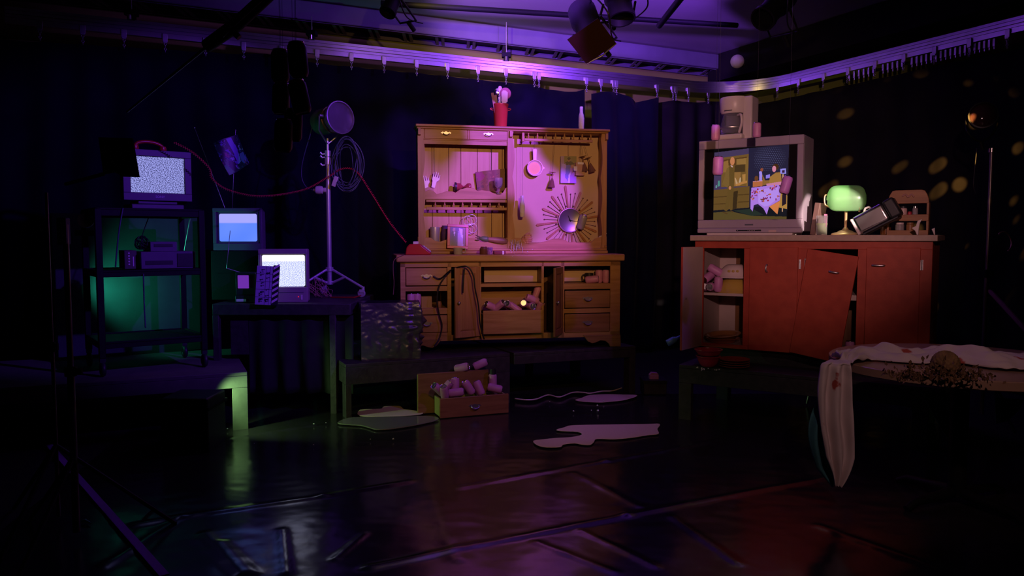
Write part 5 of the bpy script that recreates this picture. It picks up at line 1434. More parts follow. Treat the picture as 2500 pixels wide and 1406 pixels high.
p = G2.px(1173, 898, .02); p.z = h2 + .045; can(G2, p, (.92, -.1, .36), 'pink can propped at a slant on the right end of the back floor drawer', 'pink cans on the back floor drawer')
p = g_(1203, 908, .13)
bkm = fthing(G, 'black_pot', 'small black cylindrical pot on the tallest can at the right of the floor drawer', 'pot', p)
MB().cyl((0, 0, -.022), (0, 0, .022), .026, n=22).cyl((0, 0, .022), (0, 0, .026), .022, n=22).build('body', blackp, bkm, smooth=40)
# ================================================================== puddles and bits on the floor
def puddle(pts, label, m, z=.018, h=.004):
    P = spline([on(x, y, z) for x, y in pts], 3, closed=True)
    tag(MB().slab([(p.x, p.y) for p in P], z, z + h).build('puddle', m, bevel=.0015), label, 'puddle')
milk = mat('pale_spill', (.66, .54, .38), .75, spec=.15)
puddle([(1302, 1077), (1312, 1088), (1335, 1093), (1368, 1092), (1376, 1086), (1402, 1083), (1420, 1086), (1440, 1087), (1450, 1080), (1454, 1073), (1470, 1072), (1500, 1073), (1545, 1069), (1582, 1063), (1608, 1060), (1605, 1048), (1611, 1036), (1580, 1036), (1500, 1037), (1400, 1039), (1378, 1044), (1358, 1050), (1372, 1053), (1410, 1055), (1420, 1062), (1395, 1068), (1360, 1070), (1330, 1073)], 'large pale spill with ragged edges in the middle of the black floor', milk)
puddle([(1404, 977), (1424, 981), (1465, 983), (1490, 981), (1520, 978), (1550, 970), (1554, 965), (1520, 964), (1490, 963), (1440, 965), (1420, 972)], 'smaller pale spill under the right platform, by the white cord', milk)
puddle([(879, 1016), (879, 1001), (915, 999), (932, 998), (938, 993), (975, 992), (986, 999), (1012, 1003), (1032, 1007), (1028, 1012), (1000, 1015), (950, 1017)], 'green-lit pale spill on the floor between the platform leg and the drawers', milk)
glz = mat('clear_resin', (.34, .33, .27), .12, trans=.5, spec=.6)
puddle([(824, 1034), (850, 1038), (880, 1040), (900, 1045), (920, 1050), (950, 1049), (985, 1044), (1020, 1038), (1070, 1026), (1056, 1018), (1000, 1018), (900, 1020), (850, 1022)], 'glassy clear puddle at the foot of the left platform leg', glz, h=.008)
tag(MB().tube(spline([on(1257, 973, .03), on(1285, 976, .03), on(1310, 974, .03), on(1338, 964, .03), on(1366, 969, .03), on(1398, 958, .03), on(1425, 958, .035), on(1440, 960, .03), on(1470, 955, .03), on(1495, 954, .03), on(1518, 947, .035)], 6), .006, 6).build('power_lead', mat('white_cord', (.75, .62, .62), .5), smooth=180), 'thin white cord snaking on the floor under the right platform', 'cord')
dz = mat('clear_bits', (.8, .8, .75), .2)
rr = random.Random(2)
glm = None
for i in range(26):
    x, y = rr.choice(((rr.uniform(520, 1000), rr.uniform(1030, 1090)), (rr.uniform(1700, 1760), rr.uniform(898, 906)), (rr.uniform(1260, 1480), rr.uniform(980, 1010))))
    z = .432 if y < 920 else .024
    p = on(x, y, z)
    if glm is None:
        glm = MB().prism([(0, 0), (.012, .001), (.008, .006), (.002, .008)], 0, .006).build('glass_shard', dz); o = glm
    else: o = glm.copy(); C.objects.link(o)
    o.location = p; o.rotation_euler = (0, 0, rr.uniform(0, 6)); o.scale = (rr.uniform(.5, 1.4),) * 3
    tag(o, 'tiny glinting glass shard scattered on the black floor and platforms', 'shard', 'glass shards on the floor')

# ================================================================== red cabinet
Q0 = Vector((1.44, 6.13, .43)); QA = R(-33)
Q = Frame(Q0, QA)
q_ = lambda x, y, ly=0.0: Q.px(x, y, ly)
QD = .55
zbot = q_(1815, 853).z; ztp = q_(1900, 588).z; zct = q_(1900, 574, -.02).z
QW = q_(2274, 700).x
# platform below
pC = q_(1640, 1000, -.22)
a0_ = Q.w((-.02, -.26, 0)); a1_ = Q.w((QW + .1, -.26, 0)); a0_.z = a1_.z = 0
platform('dark low platform carrying the red cabinet', a0_, a1_, 1.0, Q.uy, [(0, 0, .1, .05), (1.6, 0, .1, .05), (.0, .9, .1, .1), (1.6, .9, .1, .1)], darkwood, .14)
cb_ = thing('cabinet', 'rust-red kitchen cabinet with a beige worktop, one door open and one door hanging crooked', 'cabinet', Q.o, Q.a)
MB().box(-.03, QW + .03, -.035, QD + .02, ztp, zct).build('worktop', counter_m, cb_, bevel=.004)
X2 = lambda x, y=700: q_(x, y).x
Z2 = lambda y, x: q_(x, y).z
FRM = .02
xs = [0, X2(1717), X2(1815), X2(1832), X2(1946), X2(1973), X2(2092), X2(2116), X2(2244), QW]
zt1 = Z2(606, 1760)
mb = MB()
mb.box(0, QW, 0, FRM, zt1, ztp); mb.box(0, QW, 0, FRM, zbot, zbot + .03)
for a, b in ((0, 1), (2, 3), (4, 5), (6, 7), (8, 9)): mb.box(xs[a], xs[b], 0, FRM, zbot + .03, zt1)
mb.build('face_frame', laminate, cb_, bevel=.002)
for xa_ in (0, QW - .02): MB().box(xa_, xa_ + .02, FRM, QD, zbot, ztp).build('side_panel', laminate, cb_)
mb = MB()
for x in ((xs[2] + xs[3]) / 2, (xs[6] + xs[7]) / 2): mb.box(x - .009, x + .009, FRM, QD - .01, zbot + .018, ztp)
mb.box(.02, QW - .02, FRM, QD, zbot, zbot + .018).box(.02, .026, FRM, QD - .01, zbot + .018, ztp)
mb.box(.026, (xs[2] + xs[3]) / 2 - .25, QD - .01, QD, zbot + .018, ztp)
mb.build('lining', cab_white, cb_)
MB().box((xs[2] + xs[3]) / 2 - .25, QW - .02, QD - .01, QD, zbot + .018, ztp).build('back_panel', pine_dark, cb_)
zsf = Z2(716, 1760)
MB().box(.026, (xs[2] + xs[3]) / 2 - .01, FRM + .005, QD - .02, zsf - .02, zsf).box((xs[4]), (xs[6] + xs[7]) / 2 - .01, FRM + .005, QD - .02, Z2(735, 2100), Z2(722, 2100)).build('shelf', cab_white, cb_)
MB().box(.06, QW - .06, .10, QD, 0, zbot).build('plinth', darkwood, cb_)
# doors
def handle_on(o, c, ln, horiz=True, M=None):
    M = M or Matrix()
    a = Vector((ln / 2, 0, 0)) if horiz else Vector((0, 0, ln / 2))
    c = Vector(c)
    MB().tube([M @ p for p in spline([c - a, c - a * .9 + Vector((0, -.018, 0)), c + Vector((0, -.024, 0)), c + a * .9 + Vector((0, -.018, 0)), c + a], 5)], .0075, 8).build('handle', steel, o, smooth=180)
def hinge_on(o, x, z, M=None, h=.07):
    MB().box(x - .008, x + .008, -.007, .001, z - h / 2, z + h / 2, M).cyl(((M or Matrix()) @ Vector((x, -.007, z - h / 2))), ((M or Matrix()) @ Vector((x, -.007, z + h / 2))), .005, n=10).build('hinge', steel, o)
dz0, dz1 = zbot + .004, Z2(603, 1880)
o = MB().box(xs[3] - .004, xs[4] + .004, -.019, -.001, dz0, dz1).build('door', laminate, cb_, bevel=.003)
hc_ = q_(1873, 655, -.019)
MB().torus(hc_ + Vector((0, -.004, 0)), .028, .006, Matrix.Rotation(R(72), 4, 'Z') @ Matrix.Rotation(R(90), 4, 'X') @ Matrix.Diagonal((.55, 1.0, 1, 1)), 26, 8).build('handle', steel, o, smooth=180)
hinge_on(cb_, X2(1952), q_(1952, 645).z)
hinge_on(cb_, X2(1966), q_(1966, 643).z)
o = MB().box(xs[7] - .004, xs[8] + .004, -.019, -.001, dz0, dz1).build('door', laminate, cb_, bevel=.003)
handle_on(o, q_(2145, 648, -.019), .075)
hinge_on(cb_, X2(2249), q_(2249, 647).z)
# crooked door, hanging from its upper left hinge
wD = xs[6] - xs[5] + .02; hD = dz1 - dz0 - .01
piv = Vector((xs[5] + .0, -.024, Z2(607, 1975)))
Md = Matrix.Translation(piv) @ Matrix.Rotation(R(-3), 4, 'Z') @ Matrix.Rotation(R(8.5), 4, 'Y')
o = MB().box(0, wD, -.018, 0, -hD, 0, Md).build('door', laminate, cb_, bevel=.003)
o['label'] = 'crooked door hanging from one hinge'
handle_on(o, Vector((wD - .14, -.018, -.135)), .06, True, Md)
# open door at the left, swung out past the cabinet's side
th_ = None
pa = q_(1714, 605, -.005)
free = Q.px(1666, 603, 0)
best = None
for k in range(0, 120):
    aa = R(180 + k); w0 = xs[2] - xs[1] + .02
    tip = Q.w((pa.x + w0 * math.cos(aa), pa.y + w0 * math.sin(aa), 1.1))
    sxp = 1250 + FOC * tip.x / tip.y
    if best is None or abs(sxp - 1666) < best[0]: best = (abs(sxp - 1666), aa)
aa = best[1]
Mo = Matrix.Translation((pa.x, pa.y - .006, 0)) @ Matrix.Rotation(aa - PI, 4, 'Z')
w0 = xs[2] - xs[1] + .02
o = MB().box(-w0, 0, -.009, .009, dz0, dz1, Mo).build('door', laminate, cb_, bevel=.003)
MB().box(-w0 + .002, -.002, -.0105, -.009, dz0 + .002, dz1 - .002, Mo).build('inner_lining', cab_white, o)
MB().lathe([(0, 0), (.006, 0), (.005, .008), (0, .009)], Mo @ Matrix.Translation((-w0 + .05, -.010, (dz0 + dz1) / 2)) @ Matrix.Rotation(R(90), 4, 'X'), 12).build('catch', pewter, o)

# things in the cabinet
cz = zsf
cl_ = [((1747, 660), .10, (.75, .2, -.45), 'pink can lying on top of the can pile in the red cabinet', 0), ((1729, 676), .08, (-.25, -.75, -.35), 'pink can tilted at the left of the pile in the red cabinet, silver end down', 0), ((1754, 693), .07, (.03, 0, 1), 'pink can standing at the front of the pile in the red cabinet', 0), ((1736, 700), .06, (.1, -1, .05), 'pink can lying end-on at the bottom of the pile in the red cabinet', 0), ((1722, 700), .10, (.2, -.9, .1), 'pink can lying at the far left bottom of the red cabinet pile', 0)]
for (x, y), ly, a, l, cr_ in cl_: can(Q, q_(x, y, ly), a, l, 'pink cans piled in the red cabinet', crushed=cr_)
def bowl(fr_, c, r, h, label, m, inv=False, extra=None, name='bowl', lip=.006):
    g = fthing(fr_, name, label, 'bowl', c)
    prof = [(0, 0), (r * .45, 0), (r * .52, .006), (r * .8, h * .35), (r * .96, h * .8), (r, h), (r + lip, h), (r + lip, h - .008), (r * .99, h - .010)]
    prof = [(0, 0), (r * .40, 0), (r * .60, h * .10), (r * .80, h * .34), (r * .93, h * .66), (r, h - .010), (r + lip, h - .006), (r + lip, h), (r - .004, h), (r * .89, h * .66), (r * .76, h * .36), (r * .56, h * .14), (r * .36, .008), (0, .008)]
    if inv: prof = [(a, h - b) for a, b in prof]
    MB().lathe(prof, n=36).build('bowl', m, g, smooth=40)
    return g
p = q_(1793, 712, .17); p.z = zsf
bowl(Q, p, .135, .115, 'yellow mixing bowl upside down on the cabinet shelf', mat('mustard_bowl', (.55, .36, .07), .3), True)
p2 = p.copy(); p2.z = zsf + .116
b2 = bowl(Q, p2, .125, .105, 'white patterned mixing bowl upside down on top of the yellow bowl', mat('white_bowl', (.70, .55, .52), .3), True)
for k in range(3):
    th2 = R(-95 + k * 16); MB().sphere((.115 * math.cos(th2), .115 * math.sin(th2), .055), .012, sq=(1, .3, .8), n=7).build('flower_motif', mat('gold_motif', (.5, .33, .08), .4) if k == 0 else bpy.data.materials['gold_motif'], b2, smooth=180)
p3 = q_(1766, 700, .24); p3.z = zsf
cupy = fthing(Q, 'yellow_cup', 'small pale yellow cup between the cans and the yellow bowl', 'cup', p3)
MB().lathe([(0, 0), (.032, 0), (.038, .09), (.036, .09), (.03, .006), (0, .006)], n=22).build('cup', mat('pale_yellow', (.68, .5, .2), .4), cupy, smooth=40)
MB().tube(spline([(.036, 0, .07), (.058, 0, .06), (.056, 0, .03), (.033, 0, .02)], 5), .005, 8).build('handle', bpy.data.materials['pale_yellow'], cupy, smooth=180)
for k, (dx, zz, tilt, lab) in enumerate(((0, .0, 0, 'rusty-red pie dish at the bottom of the open cabinet'), (.01, .030, 6, 'brown-rimmed pie dish tilted on top of the other pie dish in the open cabinet'))):
    p4 = q_(1762, 838, .20); p4.z = zbot + .020 + zz; p4.x += dx
    g = fthing(Q, 'pie_dish', lab, 'dish', p4, 'pie dishes in the open cabinet'); g.rotation_euler = (R(tilt), R(-tilt * .6), Q.a)
    MB().lathe([(0, 0), (.10, 0), (.125, .028), (.142, .032), (.143, .036), (.122, .034), (.098, .008), (0, .008)], n=40).build('dish', mat('rusty_glaze%d' % k, (.45, .12, .05) if k == 0 else (.42, .18, .06), .25, var=.3), g, smooth=40)
# bowls on the platform below
p5 = on(1729, 896, .43)
for k, (r, h, zz, lab) in enumerate(((.085, .085, 0, 'deep red bowl under the cabinet on the dark platform, lowest of its stack'), (.098, .06, .075, 'red bowl stacked in the deep red bowl under the cabinet'))):
    bowl(Q, Q.px(1729, 880, -.15) * 1.0, r, h, lab, mat('red_bowl%d' % k, (.55, .04, .08), .25, var=.2), name='bowl').location = (p5.x, p5.y, .432 + zz)
p6 = on(1792, 898, .43)
for k in range(4):
    g = thing('plate', ['bottom', 'second', 'third', 'top'][k] + ' red plate in the stack of four under the cabinet', 'plate', (p6.x, p6.y, .432 + k * .016))
    MB().lathe([(0, 0), (.06, 0), (.075, .006), (.112, .017), (.113, .021), (.074, .011), (0, .008)], n=36).build('plate', mat('brick_plate%d' % k, (.40, .07, .04), .3, var=.2), g, smooth=40)
p7 = q_(2075, 852, .06); can(Q, p7, (0, 0, 1), 'pink can standing deep in the gap beside the crooked door')

# ================================================================== big television on the cabinet
TY = .06
t0_, t1_ = Q.px(1707, 450, TY), Q.px(1962, 450, TY)
zt_t = Q.px(1835, 337, TY).z; zb_t = zct
bt2 = thing('television', 'large silver-grey television showing a couple in a kitchen scene, on the red cabinet', 'television', Q.w((t0_.x, TY, zct)), Q.a)
TWd = t1_.x - t0_.x; THt = zt_t - zct
MB().frustum((.0, TWd, .03, THt, .0), (.0, TWd, .03, THt, .30)).frustum((.0, TWd, .03, THt, .30), (.06, TWd - .05, .05, THt - .06, .46)).build('case', tvgrey, bt2, bevel=.006)
sl = Q.px(1720, 450, TY).x - t0_.x; sr = Q.px(1946, 450, TY).x - t0_.x
szt = Q.px(1835, 359, TY).z - zct; szb = Q.px(1835, 536, TY).z - zct
mb = MB(); mb.box(0, TWd, -.022, 0, .055, szb).box(0, TWd, -.022, 0, szt, THt).box(0, sl, -.022, 0, szb, szt).box(sr, TWd, -.022, 0, szb, szt)
mb.build('front_bezel', tvgrey, bt2, bevel=.006)
MB().box(.0, TWd, -.030, .02, .018, .055).build('control_strip', tvgrey, bt2, bevel=.008)
MB().box(.07, TWd - .07, -.01, .30, 0, .020).build('foot', whitep, bt2, bevel=.004)
pc1, pc2 = Q.px(1797, 562, TY - .032), Q.px(1858, 562, TY - .032)
ctl = MB().box(pc1.x - t0_.x, pc2.x - t0_.x, -.034, -.028, .030, .042).build('control_panel', blackp, bt2, bevel=.003)
for k in range(6): MB().sphere((pc1.x - t0_.x + (.08 if k else .012) + k * .012, -.034, .036), .003, n=6).build('button', whitep, ctl)
MB().box(TWd * .70, TWd * .77, -.033, -.029, .022, .040).build('sticker', mat('pink_sticker', (.62, .42, .40), .6), bt2)
MB().box(TWd * .47, TWd * .55, -.024, -.021, szb * .62, szb * .62 + .012).build('badge', charcoal, bt2)
PIC = [((74, 60, 96), [(190, 60), (830, 20), (830, 720), (190, 760)]),
       ((40, 36, 62), [(820, 20), (1515, -10), (1510, 1130), (820, 1130)]),
       ((26, 26, 34), [(190, 1080), (1505, 1040), (1505, 1290), (190, 1290)]), ((92, 76, 40), [(190, 1150), (500, 1130), (900, 1220), (1505, 1240), (1505, 1290), (190, 1290)]), ((40, 50, 44), [(560, 1120), (900, 1090), (1100, 1200), (900, 1220)]),
       ((120, 88, 44), [(330, 160), (822, 120), (815, 690), (330, 690)]), ((92, 62, 32), [(360, 200), (790, 165), (790, 300), (360, 310)]), ((150, 108, 58), [(350, 240), (450, 210), (470, 420), (350, 430)]), ((150, 112, 60), [(600, 200), (780, 190), (775, 300), (600, 300)]),
       ((150, 108, 58), [(570, 430), (680, 430), (680, 680), (570, 680)]), ((76, 56, 32), [(570, 310), (760, 300), (760, 430), (570, 430)]), ((134, 100, 50), [(770, 190), (812, 180), (812, 690), (790, 690)]),
       ((108, 80, 40), [(190, 740), (440, 720), (845, 690), (845, 1070), (190, 1110)]), ((84, 60, 30), [(190, 860), (440, 850), (440, 870), (190, 880)]), ((84, 60, 30), [(640, 830), (840, 825), (840, 845), (640, 850)]), ((84, 60, 30), [(640, 960), (840, 955), (840, 972), (640, 980)]), ((84, 60, 30), [(190, 990), (420, 980), (420, 1000), (190, 1005)]), ((60, 44, 26), [(560, 780), (640, 760), (620, 1080), (540, 1110)]),
       ((84, 150, 140), [(270, 570), (300, 570), (305, 670), (260, 680)]), ((110, 160, 160), [(228, 650), (250, 650), (250, 705), (225, 705)]),
       ((200, 160, 120), [(575, 530), (590, 530), (640, 640), (600, 660)]), ((200, 170, 140), [(670, 530), (690, 530), (690, 620), (640, 660)]), ((190, 130, 70), [(590, 650), (720, 600), (800, 590), (800, 630), (600, 680)]), ((180, 130, 70), [(710, 480), (770, 470), (770, 610), (720, 610)]),
       # standing man in a brown suit
       ((104, 78, 38), [(470, 330), (430, 360), (345, 620), (440, 660), (450, 780), (395, 1110), (430, 1130), (470, 1100), (500, 900), (500, 1110), (545, 1110), (560, 700), (570, 420), (545, 350)]), ((126, 96, 50), [(430, 350), (470, 340), (480, 660), (440, 700), (345, 640)]), ((206, 130, 88), ('dot', 528, 232, 42, 75)), ((226, 180, 190), [(492, 300), (535, 320), (528, 350)]), ((200, 130, 90), ('dot', 492, 710, 24, 34)), ((86, 62, 34), [(365, 1130), (470, 1170), (440, 1185), (360, 1150)]), ((86, 62, 34), [(500, 1110), (575, 1140), (540, 1155)]),
       # orange box and clutter
       ((190, 110, 66), [(905, 615), (1075, 605), (1075, 700), (905, 705)]), ((210, 140, 160), [(905, 605), (1075, 595), (1075, 612), (905, 618)]), ((110, 66, 36), ('dot', 965, 560, 34, 48)), ((176, 150, 250), [(1012, 440), (1062, 430), (1066, 600), (1018, 600)]), ((150, 80, 60), ('dot', 1058, 410, 26, 32)), ((150, 130, 240), [(1130, 510), (1200, 495), (1200, 560), (1130, 570)]),
       # seated woman
       ((150, 104, 56), [(1070, 490), (1120, 600), (1190, 600), (1240, 510), (1300, 470), (1390, 460), (1410, 640), (1200, 660), (1075, 690)]), ((170, 122, 62), [(1200, 540), (1300, 480), (1390, 480), (1390, 640), (1190, 650)]), ((72, 44, 24), ('dot', 1295, 375, 56, 58)), ((226, 140, 170), ('dot', 1272, 405, 34, 54)), ((160, 150, 250), [(1380, 410), (1475, 405), (1478, 500), (1380, 490)]), ((60, 30, 60), [(1410, 435), (1455, 432), (1455, 480), (1410, 480)]), ((214, 134, 170), [(1140, 660), (1400, 630), (1400, 690), (1150, 700)]),
       ((226, 170, 130), [(1415, 500), (1436, 500), (1438, 1160), (1420, 1150)]), ((190, 140, 70), [(1380, 820), (1505, 810), (1508, 1110), (1370, 1080)]), ((40, 26, 40), [(1420, 850), (1490, 850), (1490, 1020), (1420, 1060)]),
       ((226, 134, 80), [(1200, 1060), (1390, 960), (1345, 1200)]),
       # tablecloth
       ((184, 130, 240), [(880, 720), (1350, 680), (1400, 760), (1380, 960), (1200, 1060), (1160, 1200), (1100, 1090), (1000, 1010), (930, 1030), (910, 1140), (870, 1090), (870, 900)]), ((196, 150, 255), [(1000, 760), (1340, 720), (1370, 900), (1200, 1040), (1120, 1060), (1010, 990)])]
GRID = []
for i in range(16):
    for j in range(13):
        x = 930 + i * 36 + (j % 2) * 18; y = 40 + j * 32
        d2 = ((x - 1180) / 260) ** 2 + ((y - 230) / 220) ** 2
        if d2 < 1.3: c_ = max(0, 1 - d2 / 1.4); GRID.append(((int(44 + 44 * c_), int(42 + 46 * c_), int(66 + 64 * c_)), ('dot', x, y, 11, 9)))
PIC[2:2] = GRID
rr = random.Random(6)
for cx, cy in ((920, 800), (980, 830), (1100, 790), (1110, 900), (1070, 930), (1240, 760), (1190, 870), (1330, 900), (1000, 780), (900, 900), (1160, 940), (1300, 740)):
    for k in range(5): PIC.append((rr.choice([(170, 40, 90), (214, 110, 60), (140, 50, 120), (120, 60, 40)]), ('dot', cx + rr.uniform(-34, 34), cy + rr.uniform(-40, 40), rr.uniform(6, 20), rr.uniform(6, 22))))
im = raster(400, 310, (10, 8, 10), PIC, (10, 1665, 0, 1285))
keep = np.zeros((310, 400), bool); keep[:, 40:366] = True
MB().box(sl, sr, -.005, -.001, szb, szt).build('screen_glass', mat('dark_screen_glass', (.012, .010, .012), .15), bt2)
scm = attr_mat('kitchen_scene_picture', .8, .25)
picture('screen', im, scm, lambda u, v: Vector((sl + (sr - sl) * u, -.006, szt - (szt - szb) * v)), bt2, keep)
# coffee maker on the television
TT = zct + THt
cm = thing('coffee_maker', 'white drip coffee maker with glass jug on top of the large television', 'coffee maker', Q.w((Q.px(1757, 335, .16).x, .10, TT)), Q.a + R(-2))
cx0 = 0; cwd = Q.px(1848, 335, .2).x - Q.px(1765, 335, .2).x
chh = Q.px(1810, 238, .16).z - TT
MB().box(-.012, cwd * .80, -.055, .17, 0, .042).build('base', whitep, cm, bevel=.014, seg=3)
MB().box(cwd * .72, cwd, .01, .17, .0, chh).build('tower', whitep, cm, bevel=.012, seg=3)
MB().lathe([(0, chh * .62), (cwd * .36, chh * .62), (cwd * .40, chh * .68), (cwd * .42, chh * .96), (cwd * .40, chh), (0, chh)], Matrix.Translation((cwd * .42, .065, 0)), 32).build('filter_housing', whitep, cm, smooth=40)
MB().box(cwd * .05, cwd * .80, .14, .17, .028, chh * .97).build('back_wall', whitep, cm, bevel=.006)
MB().lathe([(0, 0), (cwd * .30, 0), (cwd * .33, .012), (cwd * .33, .07), (cwd * .26, chh * .46), (cwd * .27, chh * .52), (cwd * .255, chh * .52), (cwd * .24, chh * .46), (cwd * .31, .07), (cwd * .30, .008), (0, .006)], Matrix.Translation((cwd * .36, .055, .043)), 30).build('glass_jug', glass, cm, smooth=50)
MB().lathe([(cwd * .335, .050), (cwd * .345, .050), (cwd * .345, .058), (cwd * .335, .058)], Matrix.Translation((cwd * .36, .055, .043)), 30).build('jug_band', steel, cm, smooth=40)
MB().tube(spline([(cwd * .60, -.0, .03 + chh * .47), (cwd * .74, -.035, .03 + chh * .46), (cwd * .76, -.035, .03 + chh * .28), (cwd * .66, -.01, .05)], 6), .010, 8).build('jug_handle', whitep, cm, smooth=180)
MB().box(cwd * .28, cwd * .50, -.058 - .0, -.052, chh * .665, chh * .68).build('badge', charcoal, cm)
def hung_can(x, y, Y, ax, label, sx=1.0, m=pinkcan, topxy=None):
    p = at(x, y, Y); g = can(None, p, ax, label, m=m, size=sx)
    s = Vector((p.x + Vector(ax).x * .06, p.y, CEIL))
    inv = g.matrix_basis.inverted()
    tp_ = Vector(ax).normalized() * .058 * sx + p
    bpy.context.view_layer.update(); inv = g.matrix_world.inverted()
    MB().tube([inv @ tp_, inv @ s], .0007, 5, caps=False).build('string', string_m, g)
    return g
hung_can(1747, 323, 5.55, (0, 0, 1), 'pink can hanging by the left of the coffee maker', .92, topxy=(1772, 262))
hung_can(1848, 317, 5.30, (0, 0, 1), 'pink can hanging at the right of the coffee maker', .84, topxy=(1850, 235))
hung_can(1753, 404, 5.05, (.03, 0, 1), 'pink can hanging in front of the left part of the large television screen', 1.0, topxy=(1757, 340))
hung_can(1919, 451, 4.80, (.28, 0, 1), 'tilted pink can hanging in front of the right part of the large television screen', .92, topxy=(1932, 350))
# ================================================================== right side of the worktop
def qtop(x, ly): p = Q.px(x, 570, ly); p.z = zct; return p
lb = fthing(Q, 'bankers_lamp', 'brass desk lamp with a lit green glass shade on the red cabinet', 'desk lamp', qtop(2064, .16), turn=R(18))
MB().lathe([(0, 0), (.098, 0), (.100, .006), (.092, .014), (.060, .022), (.040, .034), (.022, .040), (.016, .052), (.012, .056)], n=40).build('base', brass, lb, smooth=40)
zst = Q.px(2064, 505, .16).z - zct
MB().lathe([(.010, .05), (.010, zst - .01), (.014, zst), (.010, zst + .012), (0, zst + .012)], n=18).build('stem', brass, lb, smooth=50)
shz0, shz1 = Q.px(2068, 503, .16).z - zct, Q.px(2068, 452, .16).z - zct
hw = .130
MB().tube(spline([(0, 0, zst - .004), (-hw * .7, 0, zst - .004), (-hw * 1.06, 0, zst + .012), (-hw * 1.14, 0, zst + .045), (-hw * 1.12, 0, zst + .085), (-hw * .98, 0, zst + .088)], 6), .0055, 8).build('bracket', brass, lb, smooth=180)
MB().tube(spline([(0, 0, zst - .004), (hw * .7, 0, zst - .004), (hw * 1.0, 0.03, zst + .02), (hw * 1.02, .03, zst + .07)], 6), .0055, 8).build('bracket', brass, lb, smooth=180)
shade_m = bpy.data.materials.new('green_glass_shade'); shade_m.use_nodes = True
nt = shade_m.node_tree; b = nt.nodes['Principled BSDF']; b.inputs['Base Color'].default_value = (.32, .52, .28, 1); b.inputs['Roughness'].default_value = .25
tr = nt.nodes.new('ShaderNodeBsdfTranslucent'); tr.inputs[0].default_value = (.55, .85, .50, 1)
mx = nt.nodes.new('ShaderNodeMixShader'); mx.inputs[0].default_value = .55
out = nt.nodes['Material Output']; nt.links.new(b.outputs[0], mx.inputs[1]); nt.links.new(tr.outputs[0], mx.inputs[2]); nt.links.new(mx.outputs[0], out.inputs[0])
sh_h = shz1 - shz0
def shade(u, v):
    a = PI * (-.30 + 1.30 * v)             # open trough section
    x = -hw + 2 * hw * u
    e = (1 - abs(2 * u - 1) ** 6) ** .5 if abs(2 * u - 1) < 1 else 0
    e = max(.35, e)
    return Vector((x, -.075 * math.cos(a) * e * 1.0, shz0 + sh_h * .30 + sh_h * .68 * math.sin(a) * e))
MB().sheet(shade, 40, 30).build('shade', shade_m, lb, smooth=180, solid=.004)
bulb = MB().lathe([(0, -.06), (.012, -.058), (.016, -.03), (.016, .03), (.012, .058), (0, .06)], Matrix.Translation((-.05, .0, shz0 + sh_h * .45)) @ Matrix.Rotation(R(90), 4, 'Y'), 16).build('bulb', glow('added_bulb_glow', (.95, 1.0, .75), 9), lb, smooth=60)  # glow added inside to brighten the left half of the shade
MB().lathe([(0, -.004), (.060, -.004), (.060, .004), (0, .004)], Matrix.Translation((.012, .0, shz0 + sh_h * .50)) @ Matrix.Rotation(R(90), 4, 'Y'), 24).build('added_light_block', brass, lb, smooth=40)  # unseen disc added to keep bulb light off the shade's right half
ch_ = MB(); ch_.tube([(hw * .62, -.06, shz0 + .01), (hw * .62, -.06, shz0 - .035)], .0015, 5); ch_.sphere((hw * .62, -.06, shz0 - .040), .007, n=8); ch_.build('pull_chain', brass, lb, smooth=180)
# toaster tipped on end
to = thing('toaster', 'chrome toaster with dark ends tipped up at a slant beside the desk lamp', 'toaster', Q.w(qtop(2100, .05)))
tpv = Q.px(2100, 572, .02); tpv.z = zct
to.location = Q.w(tpv)
to.rotation_euler = (0, R(-29), Q.a)
tl_ = .30
MB().box(0, tl_ * .74, .0, .13, .0, .135).build('body', chrome, to, bevel=.022, seg=4)
MB().box(tl_ * .74, tl_, -.002, .132, -.002, .138).build('end_cap', blackp, to, bevel=.016, seg=3)
MB().box(-.012, .006, .004, .126, .004, .13).build('end_plate', whitep, to, bevel=.006)
MB().box(.02, tl_ - .03, -.004, .134, -.012, .002).build('foot_rail', blackp, to, bevel=.004)
MB().box(.05, tl_ * .66, .035, .050, .128, .1365).box(.05, tl_ * .66, .080, .095, .128, .1365).build('slot', blackm, to)
MB().tube([(tl_ * .30, .06, .138), (tl_ * .36, .06, .156), (tl_ * .44, .06, .152), (tl_ * .46, .06, .138)], .008, 8).build('handle', whitep, to, smooth=60)
# wooden spice rack with jars
sp0 = qtop(2165, .32); 
sp = fthing(Q, 'spice_rack', 'arched wooden spice rack of small jars at the right end of the worktop', 'spice rack', sp0)
sw = Q.px(2268, 520, .32).x - sp0.x; shh_ = Q.px(2215, 464, .32).z - zct
zmid_ = Q.px(2215, 526, .32).z - zct
rack_w = wood('rack_wood', (.36, .16, .06), (.25, .1, .035), axis=0)
arch = [(0, shh_ * .70), (sw, shh_ * .70)] + [(sw - (sw / 2) * (1 - math.cos(PI * (k / 14))) , shh_ * .70 + shh_ * .30 * min(1, math.sin(PI * (k / 14)) * 1.5)) for k in range(1, 14)]
MB().prism(arch, -.012, .010).build('arched_header', rack_w, sp, bevel=.003)
MB().box(0, .014, -.01, .09, 0, shh_ * .72).box(sw - .014, sw, -.01, .09, 0, shh_ * .72).build('side', rack_w, sp)
MB().box(0, sw, -.008, .09, zmid_ - .03, zmid_ - .012).box(0, sw, -.014, -.006, zmid_ - .04, zmid_ + .006).build('shelf', rack_w, sp, bevel=.002)
MB().box(0, sw, -.008, .09, 0, .014).box(0, sw, -.014, -.006, 0, .035).build('bottom_shelf', rack_w, sp, bevel=.002)
